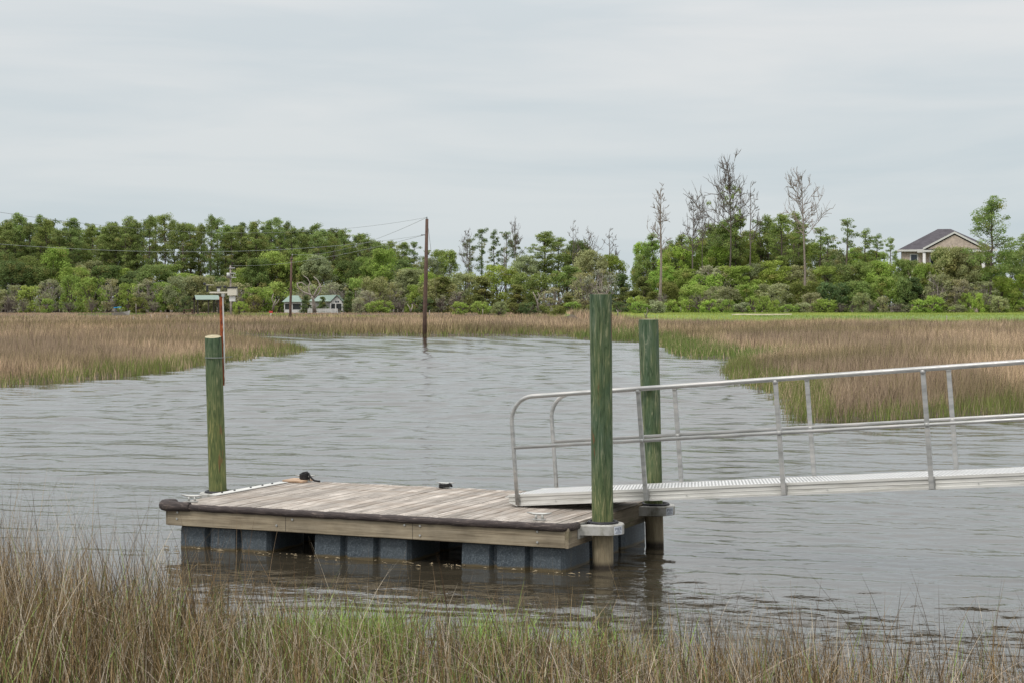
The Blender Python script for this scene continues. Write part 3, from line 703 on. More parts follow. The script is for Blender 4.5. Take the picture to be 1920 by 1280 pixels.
# ------------------------------------------------------------------ pilings
def piling(base, top, r0, r1, mat, label, seed, slant=0.0):
    rs = random.Random(seed); root = empty('piling', (base.x, base.y, 0)); tag(root, label, 'piling', 'mooring pilings round the dock')
    n = 40; zs = np.linspace(-1.4, top.z, 44); mb = MB(); vs = []
    lobes = [(rs.uniform(0, 6.28), rs.uniform(.2, 1.0), k) for k in (2, 3, 5, 7)]
    for z in zs:
        t = z / top.z; cx_ = (top.x - base.x) * t; cy_ = (top.y - base.y) * t; rr = r0 + (r1 - r0) * max(t, -0.2)
        for k in range(n):
            a = 2 * math.pi * k / n; d = sum(0.0035 * m * math.sin(j * a + p_ + 0.4 * z) for p_, m, j in lobes) + rs.uniform(-.0009, .0009)
            # long drying checks
            for ca, zlo, zhi in ((seed * 1.7 % 6.28, 0.5, 3), (seed * 2.9 % 6.28, 0.2, 1.9), (4.4, 1.2, 2.9), (5.2, 0.3, 1.6)):
                if abs(a - ca) < 0.09 and zlo < z < zhi: d -= 0.008
            if z > top.z - 0.02: d -= 0.004
            vs.append((cx_ + (rr + d) * math.cos(a), cy_ + (rr + d) * math.sin(a), z + (slant * math.sin(a) if z > top.z - 1e-4 else 0)))
    fs = [(j * n + i, j * n + (i + 1) % n, (j + 1) * n + (i + 1) % n, (j + 1) * n + i) for j in range(len(zs) - 1) for i in range(n)]
    mb.add(vs, fs, 0, True); mb.build('shaft', mat, root)
    cap = MB(); ring = vs[-n:]; c = (top.x - base.x, top.y - base.y, top.z + 0.004)
    cap.add(ring + [c], [(i, (i + 1) % n, n) for i in range(n)]); cap.build('cut_end', M['end_grain'], root)
    return root
pa, pb, pc = m_piling('piling_timber_near', 0.2, 1.3), m_piling('piling_timber_far', 0.1, 4.1), m_piling('piling_timber_left', 1.3, 8.2)
t = at(1126, 552, 19.74); piling(P_near, t, 0.117, 0.126, pa, 'tallest green treated piling in the hoop at the near right corner of the dock', 3)
t = at(1216, 599, 21.6); piling(P_far, t, 0.113, 0.126, pb, 'green treated piling behind the gangway leaning slightly left', 5)
t = at(399, 631, 23.0); bl_ = Vector((at(408, 918, 22.97).x + 0.012, 22.97)); pl = piling(bl_, t, 0.118, 0.112, pc, 'leftmost green piling with a pale cut top and a wire band', 9, 0.02)
MB().tube([(-0.05 + 0.124 * math.cos(a), 0.02 + 0.124 * math.sin(a), at(400, 670, 23).z) for a in np.linspace(0, 6.283, 25)], 0.006, 6, cap=False).build('wire_band', M['wire'], pl)

# ------------------------------------------------------------------ weather station clamped behind the left piling
ws = empty('weather_station', (at(419, 722, 23.05).x, 23.05, 0)); tag(ws, 'weather station with cream box and cup arm on a rusty mast', 'weather station')
X0 = at(419, 722, 23.05).x
def wp(u, v, d=0.0): q = at(u, v, 23.05 + d); return Vector((q.x - X0, d, q.z))
a, b = wp(416, 557), wp(420, 722)
mb = MB(); 
for s0, s1, nm, mt in ((-0.03, 0.010, 'mast', 'rust'), (0.012, 0.020, 'mast_edge', 'white')):
    mb = MB(); N_ = 26; vs = []
    for i in range(N_ + 1):
        c = b.lerp(a, i / N_); j = random.uniform(-.004, .004) if nm == 'mast' else 0
        j2 = random.uniform(-.007, .004) if nm == 'mast_edge' else 0
        vs += [(c.x + s0 + j2, c.y - 0.03, c.z), (c.x + s1 , c.y - 0.03, c.z), (c.x + s1 , c.y + 0.02, c.z), (c.x + s0 + j2, c.y + 0.02, c.z)]
    fs = [(4 * i + k, 4 * i + (k + 1) % 4, 4 * i + 4 + (k + 1) % 4, 4 * i + 4 + k) for i in range(N_) for k in range(4)] + [(3, 2, 1, 0), (4 * N_, 4 * N_ + 1, 4 * N_ + 2, 4 * N_ + 3)]
    mb.add(vs, fs); mb.build(nm, M[mt], ws)
def bx(u0, v0, u1, v1, dep, d=0.0):
    p, q = wp(u0, v1, d), wp(u1, v0, d); return MB().box(p.x, q.x, d - dep / 2, d + dep / 2, p.z, q.z)
bx(393, 547.5, 428, 550.5, 0.03).build('arm', M['cream'], ws)
bx(427.5, 541, 444, 554.5, 0.1).build('sensor_box', M['cream'], ws)
bx(426.5, 538.3, 444.6, 540.8, 0.12).build('box_lid', M['black'], ws)
bx(430.5, 556, 441, 565.5, 0.05).build('radiation_shield', M['white'], ws)
bx(407.5, 541, 412.5, 547.4, 0.04).build('rain_gauge', M['white'], ws)
bx(406, 537.4, 414.5, 540.8, 0.06).build('rain_gauge_rim', M['black'], ws)
bx(416, 551, 421, 557, 0.07).build('clamp', M['galv'], ws)
bx(387, 535.8, 390.5, 548.5, 0.02).build('vane_post', M['black'], ws)
MB().tube([wp(383, 534.5), wp(401, 535)], 0.004, 6).build('vane_rod', M['cream'], ws)
for u, v in ((383.5, 533), (421.5, 538.5)):
    p = wp(u, v); mb = MB(); mb.tube([p + Vector((0, -0.02, 0)), p, p + Vector((0, 0.015, 0))], [0.012, 0.02, 0.012], 10); mb.build('cup', M['black'], ws)
MB().tube([wp(409, 670), wp(436, 668)], 0.004, 5).build('wire_tie', M['wire'], ws)

# ------------------------------------------------------------------ gangway
slope = 4.9
gw = empty('gangway', (0.08, 21.0, 0.562), (R(-0.9), R(-slope), R(-25.2)))
tag(gw, 'sloping aluminium gangway with pipe handrails resting on the dock', 'gangway')
GL, GW_, SH = 12.0, 0.98, 0.142
def stringer(y, flip):
    # channel section: web with top and bottom lips and a mid groove
    o_ = -1 if not flip else 1
    prof = [(0, 0), (0.03, 0), (0.03, 0.026), (0.018, 0.03), (0.018, 0.062), (0.024, 0.066), (0.018, 0.07), (0.018, 0.108), (0.03, 0.113), (0.03, SH), (0, SH)]
    prof = [(y - o_ * (0.03 - a) , z) for a, z in prof] if not flip else [(y + a - 0.03 + 0.03, z) for a, z in prof]
    if not flip: prof = [(y + 0.03 - a, z) for (a, z) in [(0, 0), (0.03, 0), (0.03, 0.026), (0.018, 0.03), (0.018, 0.062), (0.024, 0.066), (0.018, 0.07), (0.018, 0.108), (0.03, 0.113), (0.03, SH), (0, SH)]]
    n = len(prof); vs = []
    for xx, dz in ((-0.13, 1), (-0.03, 0), (GL, 0)):
        for yy, zz in prof: vs.append((xx, yy, (max(zz, 0.05) if dz else zz)))
    fs = [(j * n + i, j * n + (i + 1) % n, (j + 1) * n + (i + 1) % n, (j + 1) * n + i) for j in range(2) for i in range(n)] + [tuple(range(n))[::-1], tuple(range(2 * n, 3 * n))]
    return MB().add(vs, fs)
stringer(0.0, False).build('stringer', M['chan'], gw)
stringer(GW_, True).build('stringer', M['chan'], gw)
pl_ = 1.2; k = 0; xx = -0.1
while xx < GL - 0.1:
    x1 = min(xx + pl_, GL); MB().box(xx, x1 - 0.006, 0.034, GW_ - 0.004, SH - 0.03, SH - 0.002 ).build('walkway_panel', M['perf'], gw); xx = x1
RH = 1.32
for yy in (0.0, GW_):
    far = yy > 0; yo = yy - 0.024 if not far else yy + 0.054
    x0 = 0.0 if not far else 0.06
    p = [(x0, yo, 0.02), (x0, yo, 0.5), (x0, yo, RH - 0.32)] + [(x0 + 0.3 - 0.3 * math.cos(a), yo, RH - 0.3 + 0.3 * math.sin(a)) for a in np.linspace(0.15, math.pi / 2, 9)] + [(x, yo, RH) for x in (0.6, 1.5, 3, 5, 7, 9, GL)]
    MB().tube(p, [0.025] * 4 + [0.026] * 7 + [0.028] * (len(p) - 11), 12).build('handrail', M['alu'], gw)
    MB().tube([(x0, yo, 0.71 + 0.012 * far), (GL, yo, 0.71 + 0.012 * far)], 0.021, 10).build('mid_rail', M['alu'], gw)
    for i in range(1, 8):
        xp = 1.67 * i + (0.0 if not far else 0.07)
        if xp > GL: continue
        s_ = -1 if not far else 1
        mb = MB(); mb.box(xp - 0.026, xp + 0.026, yo - 0.014, yo + 0.014, 0.01, RH - 0.022, 0.004)
        for zz in (0.71, RH - 0.03): mb.tube([(xp, yo, zz - 0.022), (xp, yo, zz - 0.012), (xp, yo, zz + 0.012), (xp, yo, zz + 0.022)], [0.026, 0.033, 0.033, 0.026], 10)
        o = mb.build('post', M['alu'], gw)
        MB().box(xp - 0.036, xp + 0.036, *( (yy - 0.006, yy + 0.0) if not far else (yy + 0.03, yy + 0.036)), 0.004, SH - 0.004).build('post_plate', M['galv'], gw)
MB().box(-0.2, 0.0, 0.05, GW_ - 0.05, SH - 0.036, SH - 0.026).build('hinge_plate', M['chan'], gw)
for i in range(4): MB().tube([(0.5 + 1.67 * i, -0.001, 0.045), (0.5 + 1.67 * i, -0.008, 0.045)], 0.009, 6).build('bolt', M['galv'], gw)
# timber landing that carries the shore end, beyond the frame
e = Matrix.Translation(gw.location) @ gw.rotation_euler.to_matrix().to_4x4() @ Vector((GL + 1.2, 0.5, 0))
ld = empty('shore_landing', (e.x, e.y, 0), (0, 0, R(-25))); tag(ld, 'timber landing at the shore end of the gangway', 'landing')
for i in range(17): MB().box(-1.25 + i * 0.15, -1.25 + i * 0.15 + 0.14, -1.0, 1.0, 1.42, 1.46, 0.004).build('deck_plank', M['plank'], ld)
for a_ in (-1.1, 1.1):
    for b_ in (-0.85, 0.85): MB().tube([(a_, b_, -1), (a_, b_, 1.415)], 0.11, 14).build('leg', pa, ld)
for b_ in (-0.97, 0.93): MB().box(-1.25, 1.3, b_, b_ + 0.04, 1.2, 1.415).build('beam', M['fascia'], ld)

# ------------------------------------------------------------------ poles and wires
def pole(u, vt, vb, D, r, label, lean=0.0):
    b = at(u, vb, D); zb = gz(b.x, D) if sdf_land(np.array([b.x]), np.array([D]))[0] > 0 else -0.5
    t = at(u + lean, vt, D); root = empty('utility_pole', (b.x, D, zb)); tag(root, label, 'utility pole', 'utility poles across the marsh')
    MB().tube([(0, 0, -0.6), (0, 0, 2), ((t.x - b.x) * .5, 0, (t.z - zb) * .5), (t.x - b.x, 0, t.z - zb)], [r * 1.15, r * 1.1, r, r * 0.78], 14).build('shaft', M['pole'], root)
    return root, b, t, zb
p1, b1, t1, z1 = pole(796.5, 411, 628, 170.5, 0.19, 'tall dark utility pole standing in the water at the far creek bank', 4)
MB().tube([(t1.x - b1.x, 0, t1.z - z1), (t1.x - b1.x, 0, t1.z - z1 + 0.22)], [0.05, 0.03], 8).build('insulator', M['black'], p1)
q_ = at(795, 441, 170.5); MB().tube([(q_.x - b1.x + 0.2, 0, q_.z - z1), (q_.x - b1.x - 0.28, -0.05, q_.z - z1)], 0.04, 8).build('bracket', M['black'], p1)
p2, b2, t2, z2 = pole(544.5, 482, 596, 300, 0.21, 'shorter brown utility pole standing in front of the white cabin', 2)
MB().box(-0.32 + t2.x - b2.x, 0.32 + t2.x - b2.x, -0.25, -0.21, t2.z - z2 - 0.5, t2.z - z2 - 0.36).build('bracket', M['black'], p2)
MB().tube([(t2.x - b2.x + 0.1, 0, t2.z - z2), (t2.x - b2.x + 0.15, 0, t2.z - z2 + 0.5)], 0.06, 6).build('insulator', M['galv'], p2)
p3, b3, t3, z3 = pole(433, 498, 590, 325, 0.18, 'pale pole with a transformer drum behind the weather station', -1)
for m_ in p3.children: m_.data.materials[0] = M['deadwood']
q_ = at(429, 517, 325); MB().tube([(q_.x - b3.x, -0.5, q_.z - z3 - 0.5), (q_.x - b3.x, -0.5, q_.z - z3 + 0.5)], 0.33, 12).build('transformer', M['galv'], p3)
for du, vv in ((3, 503), (4, 513), (5, 521)):
    q_ = at(433 + du, vv, 325); MB().box(q_.x - b3.x - 0.6, q_.x - b3.x + 0.5, -0.3, -0.2, q_.z - z3 - 0.08, q_.z - z3 + 0.12).build('bracket', M['galv'], p3)
def wire(a, b, sag, label, r=0.014, m='wire'):
    a, b = Vector(a), Vector(b); p = []
    for i in range(25):
        t = i / 24; c = a.lerp(b, t); c.z -= sag * 4 * t * (1 - t); p.append(c)
    o = MB().tube([c - a for c in p], r, 5).build('overhead_wire', M[m], None, a); tag(o, label, 'wire', 'overhead wires of the tall pole'); return o
T1 = Vector((t1.x, 170.5, t1.z + 0.15)); T1b = at(796, 441, 170.5); T2 = Vector((t2.x, 300, t2.z))
wire(T1, at(-40, 392, 120), 1.6, 'thin upper wire running left above the treetops from the tall pole top', 0.012)
wire(T1b, at(-40, 455, 120), 1.1, 'lower wire running left in front of the pine wood', 0.014, 'wire_g')
wire(T1, T2 + Vector((0, 0, 0.4)), 1.2, 'wire sloping down left from the tall pole top to the shorter pole', 0.018, 'wire_g')
wire(T1b, Vector((t3.x, 325, t3.z)), 1.0, 'wire from the tall pole bracket to the transformer pole', 0.018, 'wire_g')
wire(at(803, 428, 170.6), (at(825, 490, 200).x, 200, 0.6), 0.0, 'guy wire slanting down right from the tall pole', 0.016)

# ------------------------------------------------------------------ trees
def leaf_cloud(cen, rad, n_per, size, r_, up=0.45, out=0.8, flat=1.0, hue=0.08):
    cen = np.asarray(cen, float); rad = np.asarray(rad, float); N_ = len(cen)
    d = r_.normal(size=(N_, n_per, 3)); d /= np.linalg.norm(d, axis=2, keepdims=True) + 1e-9
    rr = r_.random((N_, n_per, 1)) ** 0.42
    off = d * rr * rad[:, None, :]
    p = (cen[:, None, :] + off).reshape(-1, 3)
    nrm = (r_.normal(size=(N_, n_per, 3)) * 0.75 + d * out + np.array([0, 0, up])).reshape(-1, 3); nrm /= np.linalg.norm(nrm, axis=1, keepdims=True)
    a = np.cross(nrm, r_.normal(size=nrm.shape)); a /= np.linalg.norm(a, axis=1, keepdims=True); b = np.cross(nrm, a)
    s = (size * r_.uniform(0.55, 1.35, (len(p), 1))) * 0.5; e = r_.uniform(0.45, 0.8, (len(p), 1))
    V = np.stack([p - a * s, p - b * s * e + a * s * 0.1, p + a * s, p + b * s * e], 1).reshape(-1, 3)
    n = len(p); cl = np.repeat(r_.uniform(0.8, 1.22, N_), n_per) * r_.uniform(0.75, 1.25, n)
    hu = np.repeat((r_.random(N_) < 0.12) * r_.uniform(0.2, 0.7, N_), n_per) + (r_.random(n) < hue) * 0.5
    return V, np.repeat(cl, 4), np.repeat(np.clip(hu, 0, 1), 4)
def crown_mesh(name, parts):
    V = np.concatenate([p[0] for p in parts]); sh = np.concatenate([p[1] for p in parts]); hu = np.concatenate([p[2] for p in parts])
    nq = len(V) // 4
    return np_mesh(name, V, np.arange(nq * 4), np.arange(nq) * 4, np.full(nq, 4), M['leaf'], {'shade': ('FLOAT', sh), 'hue': ('FLOAT', hu)})
def curve_branch(mb, p, d, L, r0, rs, n=5, sag=0.0, wig=0.15, sides=5, r1=None):
    pts = [Vector(p)]; d = Vector(d).normalized(); rad = [r0]
    for i in range(n):
        d = (d + Vector((rs.gauss(0, wig), rs.gauss(0, wig), rs.gauss(0, wig) + sag))).normalized()
        pts.append(pts[-1] + d * L / n); rad.append(r0 + ((r1 if r1 is not None else r0 * 0.25) - r0) * (i + 1) / n)
    mb.tube(pts, rad, sides, cap=False); return pts, d
PROTO = {}
def proto(kind, i, H, W, trunk, crown): PROTO.setdefault(kind, []).append((H, W, trunk, crown))

def mk_pine(i, H=22.0, W=6.2, start=0.52, limbs=24, per=62, dense=1.0, kind='pine', size=0.42, bark='bark'):
    rs = random.Random(100 + i * 7 + hash(kind) % 1 + len(kind)); r_ = np.random.default_rng(500 + i + len(kind) * 10)
    mb = MB(); pts = [Vector((0, 0, -0.5))]; lean = rs.uniform(-.02, .02), rs.uniform(-.02, .02)
    for k in range(1, 9): pts.append(Vector((lean[0] * H * k / 8 + rs.uniform(-.12, .12), lean[1] * H * k / 8 + rs.uniform(-.12, .12), H * 0.97 * k / 8)))
    mb.tube(pts, [0.26 * (1 - 0.1 * k) + 0.02 for k in range(9)], 7, cap=False)
    def tr(z):
        t = max(0, min(z / (H * 0.97), 1)) * 8; j = min(int(t), 7); return pts[j].lerp(pts[j + 1], t - j)
    cen, rad = [], []
    for k in range(limbs):
        t = start + (1 - start) * ((k + rs.random() * 0.8) / limbs)
        prof = math.sin(math.pi * min(1, max(0.02, (t - start) / (1 - start))) ** 0.75) ** 0.6 if t < 0.97 else 0.45
        L = W / 2 * prof * rs.uniform(0.55, 1.1); a = rs.uniform(0, 6.283); p = tr(t * H * 0.97)
        d = Vector((math.cos(a), math.sin(a), rs.uniform(0.05, 0.6)))
        bp, _ = curve_branch(mb, p, d, max(L, 0.5), 0.07, rs, 4, 0.06)
        m = rs.choice((1, 2, 2, 3))
        for j in range(m):
            c = bp[-1 - min(j, 2)] + Vector((rs.gauss(0, .35), rs.gauss(0, .35), rs.gauss(0, .25)))
            sz = rs.uniform(0.6, 1.15) * (W / 6.2) ** 0.5; cen.append(c); rad.append((sz, sz, sz * 0.62))
    for j in range(3): cen.append(tr(H * 0.97) + Vector((rs.gauss(0, .5), rs.gauss(0, .5), rs.uniform(-.5, .5)))); rad.append((0.8, 0.8, 0.6))
    for j in range(6):   # dead stubs on the bare bole
        z = H * rs.uniform(0.2, start); a = rs.uniform(0, 6.28); curve_branch(mb, tr(z), (math.cos(a), math.sin(a), 0.2), rs.uniform(0.5, 1.8), 0.04, rs, 3)
    n_per = int(per * dense)
    proto(kind, i, H, W, mb.mesh('trunk', M[bark]), crown_mesh('crown', [leaf_cloud(cen, rad, n_per, size, r_, up=0.5)]))

def mk_broad(i, H=12.0, W=9.5, base=0.12, kind='broad', clumps=60, per=85, size=0.42, trunk_r=0.3, cone=0.0, bare=0.0, bark='bark', crad=1.25, shell=0.72):
    rs = random.Random(900 + i * 13 + len(kind)); r_ = np.random.default_rng(900 + i * 3 + len(kind) * 7)
    mb = MB(); fork = H * rs.uniform(0.18, 0.3)
    mb.tube([(0, 0, -0.5), (rs.uniform(-.1, .1), 0, fork * 0.5), (rs.uniform(-.3, .3), rs.uniform(-.2, .2), fork)], [trunk_r * 1.2, trunk_r, trunk_r * 0.85], 8, cap=False)
    cen, rad = [], []
    lob = [(rs.uniform(0, 6.28), rs.uniform(0.75, 1.15)) for _ in range(7)]
    for k in range(clumps):
        t = base + (1 - base) * rs.random() ** (0.9 if not cone else 1.2)
        if cone: rmax = W / 2 * (1 - t) ** 0.75 * 1.05 + 0.25
        else: rmax = W / 2 * math.sqrt(max(0.03, 1 - ((t - 0.5) / 0.56) ** 2))
        a = rs.uniform(0, 6.283); rmax *= 0.8 + 0.25 * math.sin(2 * a + lob[0][0]) * 0.6 + 0.12 * math.sin(5 * a + lob[1][0] + 4 * t)
        rad_ = rmax * (shell + (1 - shell) * rs.random() if rs.random() < 0.8 else rs.random())
        s_ = crad * rs.uniform(0.55, 1.15); z = min(t * H, H - s_ * 0.5)
        cen.append((rad_ * math.cos(a) * 0.9, rad_ * math.sin(a) * 0.9, z)); rad.append((s_, s_, s_ * 0.72))
    order = list(range(clumps)); rs.shuffle(order)
    for k in order[:(26 if bare else 14)]:
        c = Vector(cen[k]); p0 = Vector((0, 0, fork * rs.uniform(0.6, 1.0))); mid = p0.lerp(c, 0.5) + Vector((rs.gauss(0, .4), rs.gauss(0, .4), rs.uniform(0, .8)))
        mb.tube([p0, mid, c], [0.13, 0.08, 0.03], 5, cap=False)
        for j in range(6 if bare else 0):
            q = mid.lerp(c, rs.random()); curve_branch(mb, q, (rs.gauss(0, 1), rs.gauss(0, 1), rs.uniform(0.1, 1)), rs.uniform(0.8, 2.0), 0.035, rs, 4, 0.02, 0.25, 4)
    if bare:
        keep = [k for k in range(clumps) if rs.random() > bare]; cen = [cen[k] for k in keep]; rad = [rad[k] for k in keep]
    proto(kind, i, H, W, mb.mesh('trunk', M[bark]), crown_mesh('crown', [leaf_cloud(cen, rad, per, size, r_, up=0.35)]))

def mk_snag(i, H=20.0, W=6.0, bark='snagwood', first=0.55, nb=14, tuft=0, r0=0.26, kind='snag', up=0.9, twig=4):
    rs = random.Random(300 + i * 11); r_ = np.random.default_rng(3000 + i); mb = MB(); pts = [Vector((0, 0, -0.5))]
    for k in range(1, 11): pts.append(Vector((pts[-1].x + rs.uniform(-.16, .16), pts[-1].y + rs.uniform(-.1, .1), H * k / 10)))
    mb.tube(pts, [r0 * (1 - 0.088 * k) for k in range(11)], 8, cap=False); cen = []
    for k in range(nb):
        t = first + (0.97 - first) * (k + rs.random()) / nb; j = int(t * 10); p = pts[j].lerp(pts[min(j + 1, 10)], t * 10 - j)
        a = rs.choice((0, math.pi)) + rs.gauss(0, 0.8); L = W * 0.6 * (1.15 - t) / (1.15 - first) * rs.uniform(0.45, 1.15) + 0.4
        bp, d = curve_branch(mb, p, (math.cos(a), math.sin(a), rs.uniform(0.3, up)), L, 0.085 * (1.25 - t) + 0.015, rs, 6, 0.07, 0.2, 5)
        for m in range(twig):
            q = bp[rs.randint(1, 5)]; dd = (d + Vector((rs.gauss(0, .7), rs.gauss(0, .5), rs.gauss(0.25, .5))))
            tp, d2 = curve_branch(mb, q, dd, L * rs.uniform(0.25, 0.6), 0.055, rs, 4, 0.05, 0.22, 4, 0.026)
            for m2 in range(2): curve_branch(mb, tp[rs.randint(1, 3)], d2 + Vector((rs.gauss(0, .7), rs.gauss(0, .6), rs.gauss(.2, .4))), L * 0.22, 0.034, rs, 3, 0.05, 0.2, 3, 0.02)
            if m < 2: cen.append(tp[-1])
    cr = None
    if tuft:
        cen = [c_ for c_ in cen if c_.z < 0.86 * H]; cen.sort(key=lambda c_: abs(c_.x) + abs(c_.y) + c_.z * 0.25); cen = cen[:tuft]
        cr = crown_mesh('crown', [leaf_cloud(cen, [(0.55, 0.55, 0.4)] * len(cen), 36, 0.3, r_)])
    proto(kind, i, H, W, mb.mesh('trunk', M[bark]), cr)

for i in range(7): mk_pine(i, start=0.38 + 0.05 * (i % 3), limbs=46, per=82, size=0.28)
for i in range(4): mk_pine(20 + i, kind='thinpine', W=5.0, start=0.45, limbs=20, per=75, size=0.28)
mk_pine(40, kind='openpine', W=10.5, start=0.3, limbs=55, per=95, size=0.28)
for i in range(5): mk_broad(i, per=160, clumps=80, crad=1.3, size=0.31)
for i in range(4): mk_broad(10 + i, kind='bush', H=4.5, W=6.0, base=0.05, clumps=38, per=80, size=0.3, trunk_r=0.12, crad=0.85)
for i in range(3): mk_broad(20 + i, kind='cedar', H=9.0, W=6.5, base=0.03, clumps=75, per=85, size=0.32, trunk_r=0.2, cone=1.0, crad=0.9)
for i in range(4): mk_broad(30 + i, kind='mossy', H=7.5, W=7.5, base=0.12, clumps=60, per=48, size=0.3, trunk_r=0.2, bare=0.25, bark='deadwood', crad=0.8)
for i in range(3): mk_broad(40 + i, kind='twiggy', H=6, W=6, base=0.15, clumps=40, per=22, size=0.22, trunk_r=0.14, bare=0.4, bark='snagwood', crad=0.7)
for i in range(4): mk_broad(60 + i, kind='lowbroad', H=6.5, W=8, base=0.06, clumps=60, per=130, size=0.3, trunk_r=0.16, crad=1.1)
for i in range(4): mk_broad(70 + i, kind='lowbush', H=2.6, W=4, base=0.04, clumps=34, per=60, size=0.24, trunk_r=0.06, crad=0.65)
mk_snag(0, nb=18, W=8, first=0.6); mk_snag(1, nb=24, W=10, first=0.6); mk_snag(2, first=0.5, nb=26, W=10, twig=5); mk_snag(3, first=0.5, nb=11, W=8, up=1.6, twig=4)
mk_snag(4, kind='snagpink', bark='pinksnag', H=20, W=7, first=0.5, nb=22, r0=0.42, up=1.2, twig=5)
mk_snag(5, kind='snagtuft', tuft=16, first=0.55, nb=32, W=14, twig=5, up=1.0)
mk_snag(6, kind='snagpink', bark='pinksnag', H=20, W=12, first=0.55, nb=24, r0=0.3, up=0.9, twig=5)

NAMES = dict(pine='pine_tree', thinpine='pine_tree', openpine='pine_tree', broad='broadleaf_tree', bush='shrub', cedar='cedar_tree', mossy='mossy_tree', twiggy='bare_shrub', snag='dead_tree', snagpink='dead_tree', snagtuft='dying_pine_tree')
CATS = dict(pine='pine tree', thinpine='pine tree', openpine='pine tree', broad='tree', bush='shrub', cedar='cedar', mossy='tree', twiggy='shrub', snag='dead tree', snagpink='dead tree', snagtuft='pine tree')
TR = random.Random(5)
def tree(kind, u, vt, D, wpx, col, label, group=None, var=None, zsink=0.0):
    pr = PROTO[kind]; H, W, tm, cm_ = pr[(TR.randrange(len(pr)) if var is None else var) % len(pr)]
    p = at(u, vt, D); zb = gz(p.x, D) - 0.1 - zsink; h = max(p.z - zb, 1.0); w = wpx / FPX * D
    if kind == 'broad' and h < 8.5: pr = PROTO['lowbroad']
    if kind == 'bush' and h < 3.4: pr = PROTO['lowbush']
    H, W, tm, cm_ = pr[(TR.randrange(len(pr)) if var is None else var) % len(pr)]
    root = empty(NAMES[kind], (p.x, D, zb), (0, 0, TR.uniform(0, 6.28) if not kind.startswith('snag') else TR.choice((0, math.pi)) + TR.uniform(-.2, .2)))
    root.scale = (w / W, w / W, h / H); tag(root, label, CATS[kind], group)
    link('trunk', tm, root)
    if cm_:
        c = link('crown', cm_, root); k = TR.uniform(0.86, 1.14); c.color = (col[0] * k * TR.uniform(.93, 1.07), col[1] * k, col[2] * k * TR.uniform(.9, 1.1), 1)
    return root
C_P = (0.25, 0.325, 0.1); C_PD = (0.165, 0.225, 0.075); C_B = (0.31, 0.41, 0.095); C_BR = (0.34, 0.47, 0.1); C_G = (0.34, 0.37, 0.18); C_M = (0.37, 0.385, 0.22); C_C = (0.19, 0.21, 0.06); C_D = (0.13, 0.19, 0.07); C_T = (0.37, 0.36, 0.24)
prof_x = [-80, 0, 30, 60, 110, 150, 170, 190, 215, 240, 300, 350, 400, 430, 480, 520, 560, 600, 640, 662, 700, 715, 752, 785, 822]
prof_y = [408, 403, 402, 405, 410, 416, 428, 418, 414, 406, 405, 404, 408, 416, 418, 413, 414, 420, 429, 434, 441, 452, 447, 470, 484]
GL_ = 'pines of the wood on the left'
x = -70; i = 0
while x < 770:
    w = TR.uniform(36, 56); y0 = float(np.interp(x, prof_x, prof_y)) + TR.choice((-3, 0, 3, 8, 15, 24))
    tree('pine', x, y0, TR.uniform(388, 402), w, C_P, 'tall green pine in the front row of the left wood', GL_); x += TR.uniform(12, 19); i += 1
x = -70
while x < 740:
    y0 = float(np.interp(x, prof_x, prof_y)) + TR.uniform(1, 22)
    if not 255 < x < 450 or TR.random() < 0.55: tree('pine', x, y0, TR.uniform(412, 428), TR.uniform(40, 60), C_PD, 'dark pine standing deeper in the left wood', GL_)
    x += TR.uniform(13, 21)
x = -70
while x < 700:   # third row, lower crowns closing the wood
    if not 270 < x < 440: tree('pine', x, float(np.interp(x, prof_x, prof_y)) + TR.uniform(25, 60), TR.uniform(438, 450), TR.uniform(45, 65), C_PD, 'lower dark pine at the back of the left wood', GL_)
    x += TR.uniform(20, 30)
G2 = 'green understorey trees at the foot of the left wood'
x = -80
while x < 840:
    tree('broad', x, TR.uniform(465, 508) if not 255 < x < 440 else TR.uniform(492, 520), TR.uniform(368, 384), TR.uniform(62, 95), TR.choice((C_B, C_P, C_B, C_G, C_PD)), 'mid green rounded tree under the pines of the left wood', G2); x += TR.uniform(22, 34)
x = -60
while x < 850:
    k_ = TR.choice(('mossy', 'mossy', 'broad', 'bush')); tree(k_, x, TR.uniform(517, 541), TR.uniform(348, 360), TR.uniform(55, 85), {'mossy': C_M, 'broad': C_G, 'bush': C_B}[k_], 'grey green mossy tree at the foot of the left wood' if k_ == 'mossy' else 'low olive tree at the foot of the left wood', 'low trees along the left marsh edge' if k_ == 'mossy' else 'low olive trees along the left marsh edge'); x += TR.uniform(28, 44)
x = -50
while x < 840:
    if not (300 < x < 430 or 500 < x < 660 or 195 < x < 250): tree(TR.choice(('bush', 'twiggy', 'bush')), x, TR.uniform(553, 568), TR.uniform(338, 345), TR.uniform(30, 55), TR.choice((C_D, C_B, C_M, C_C)), 'small shrub at the left marsh edge', 'small shrubs along the left marsh edge')
    x += TR.uniform(26, 48)
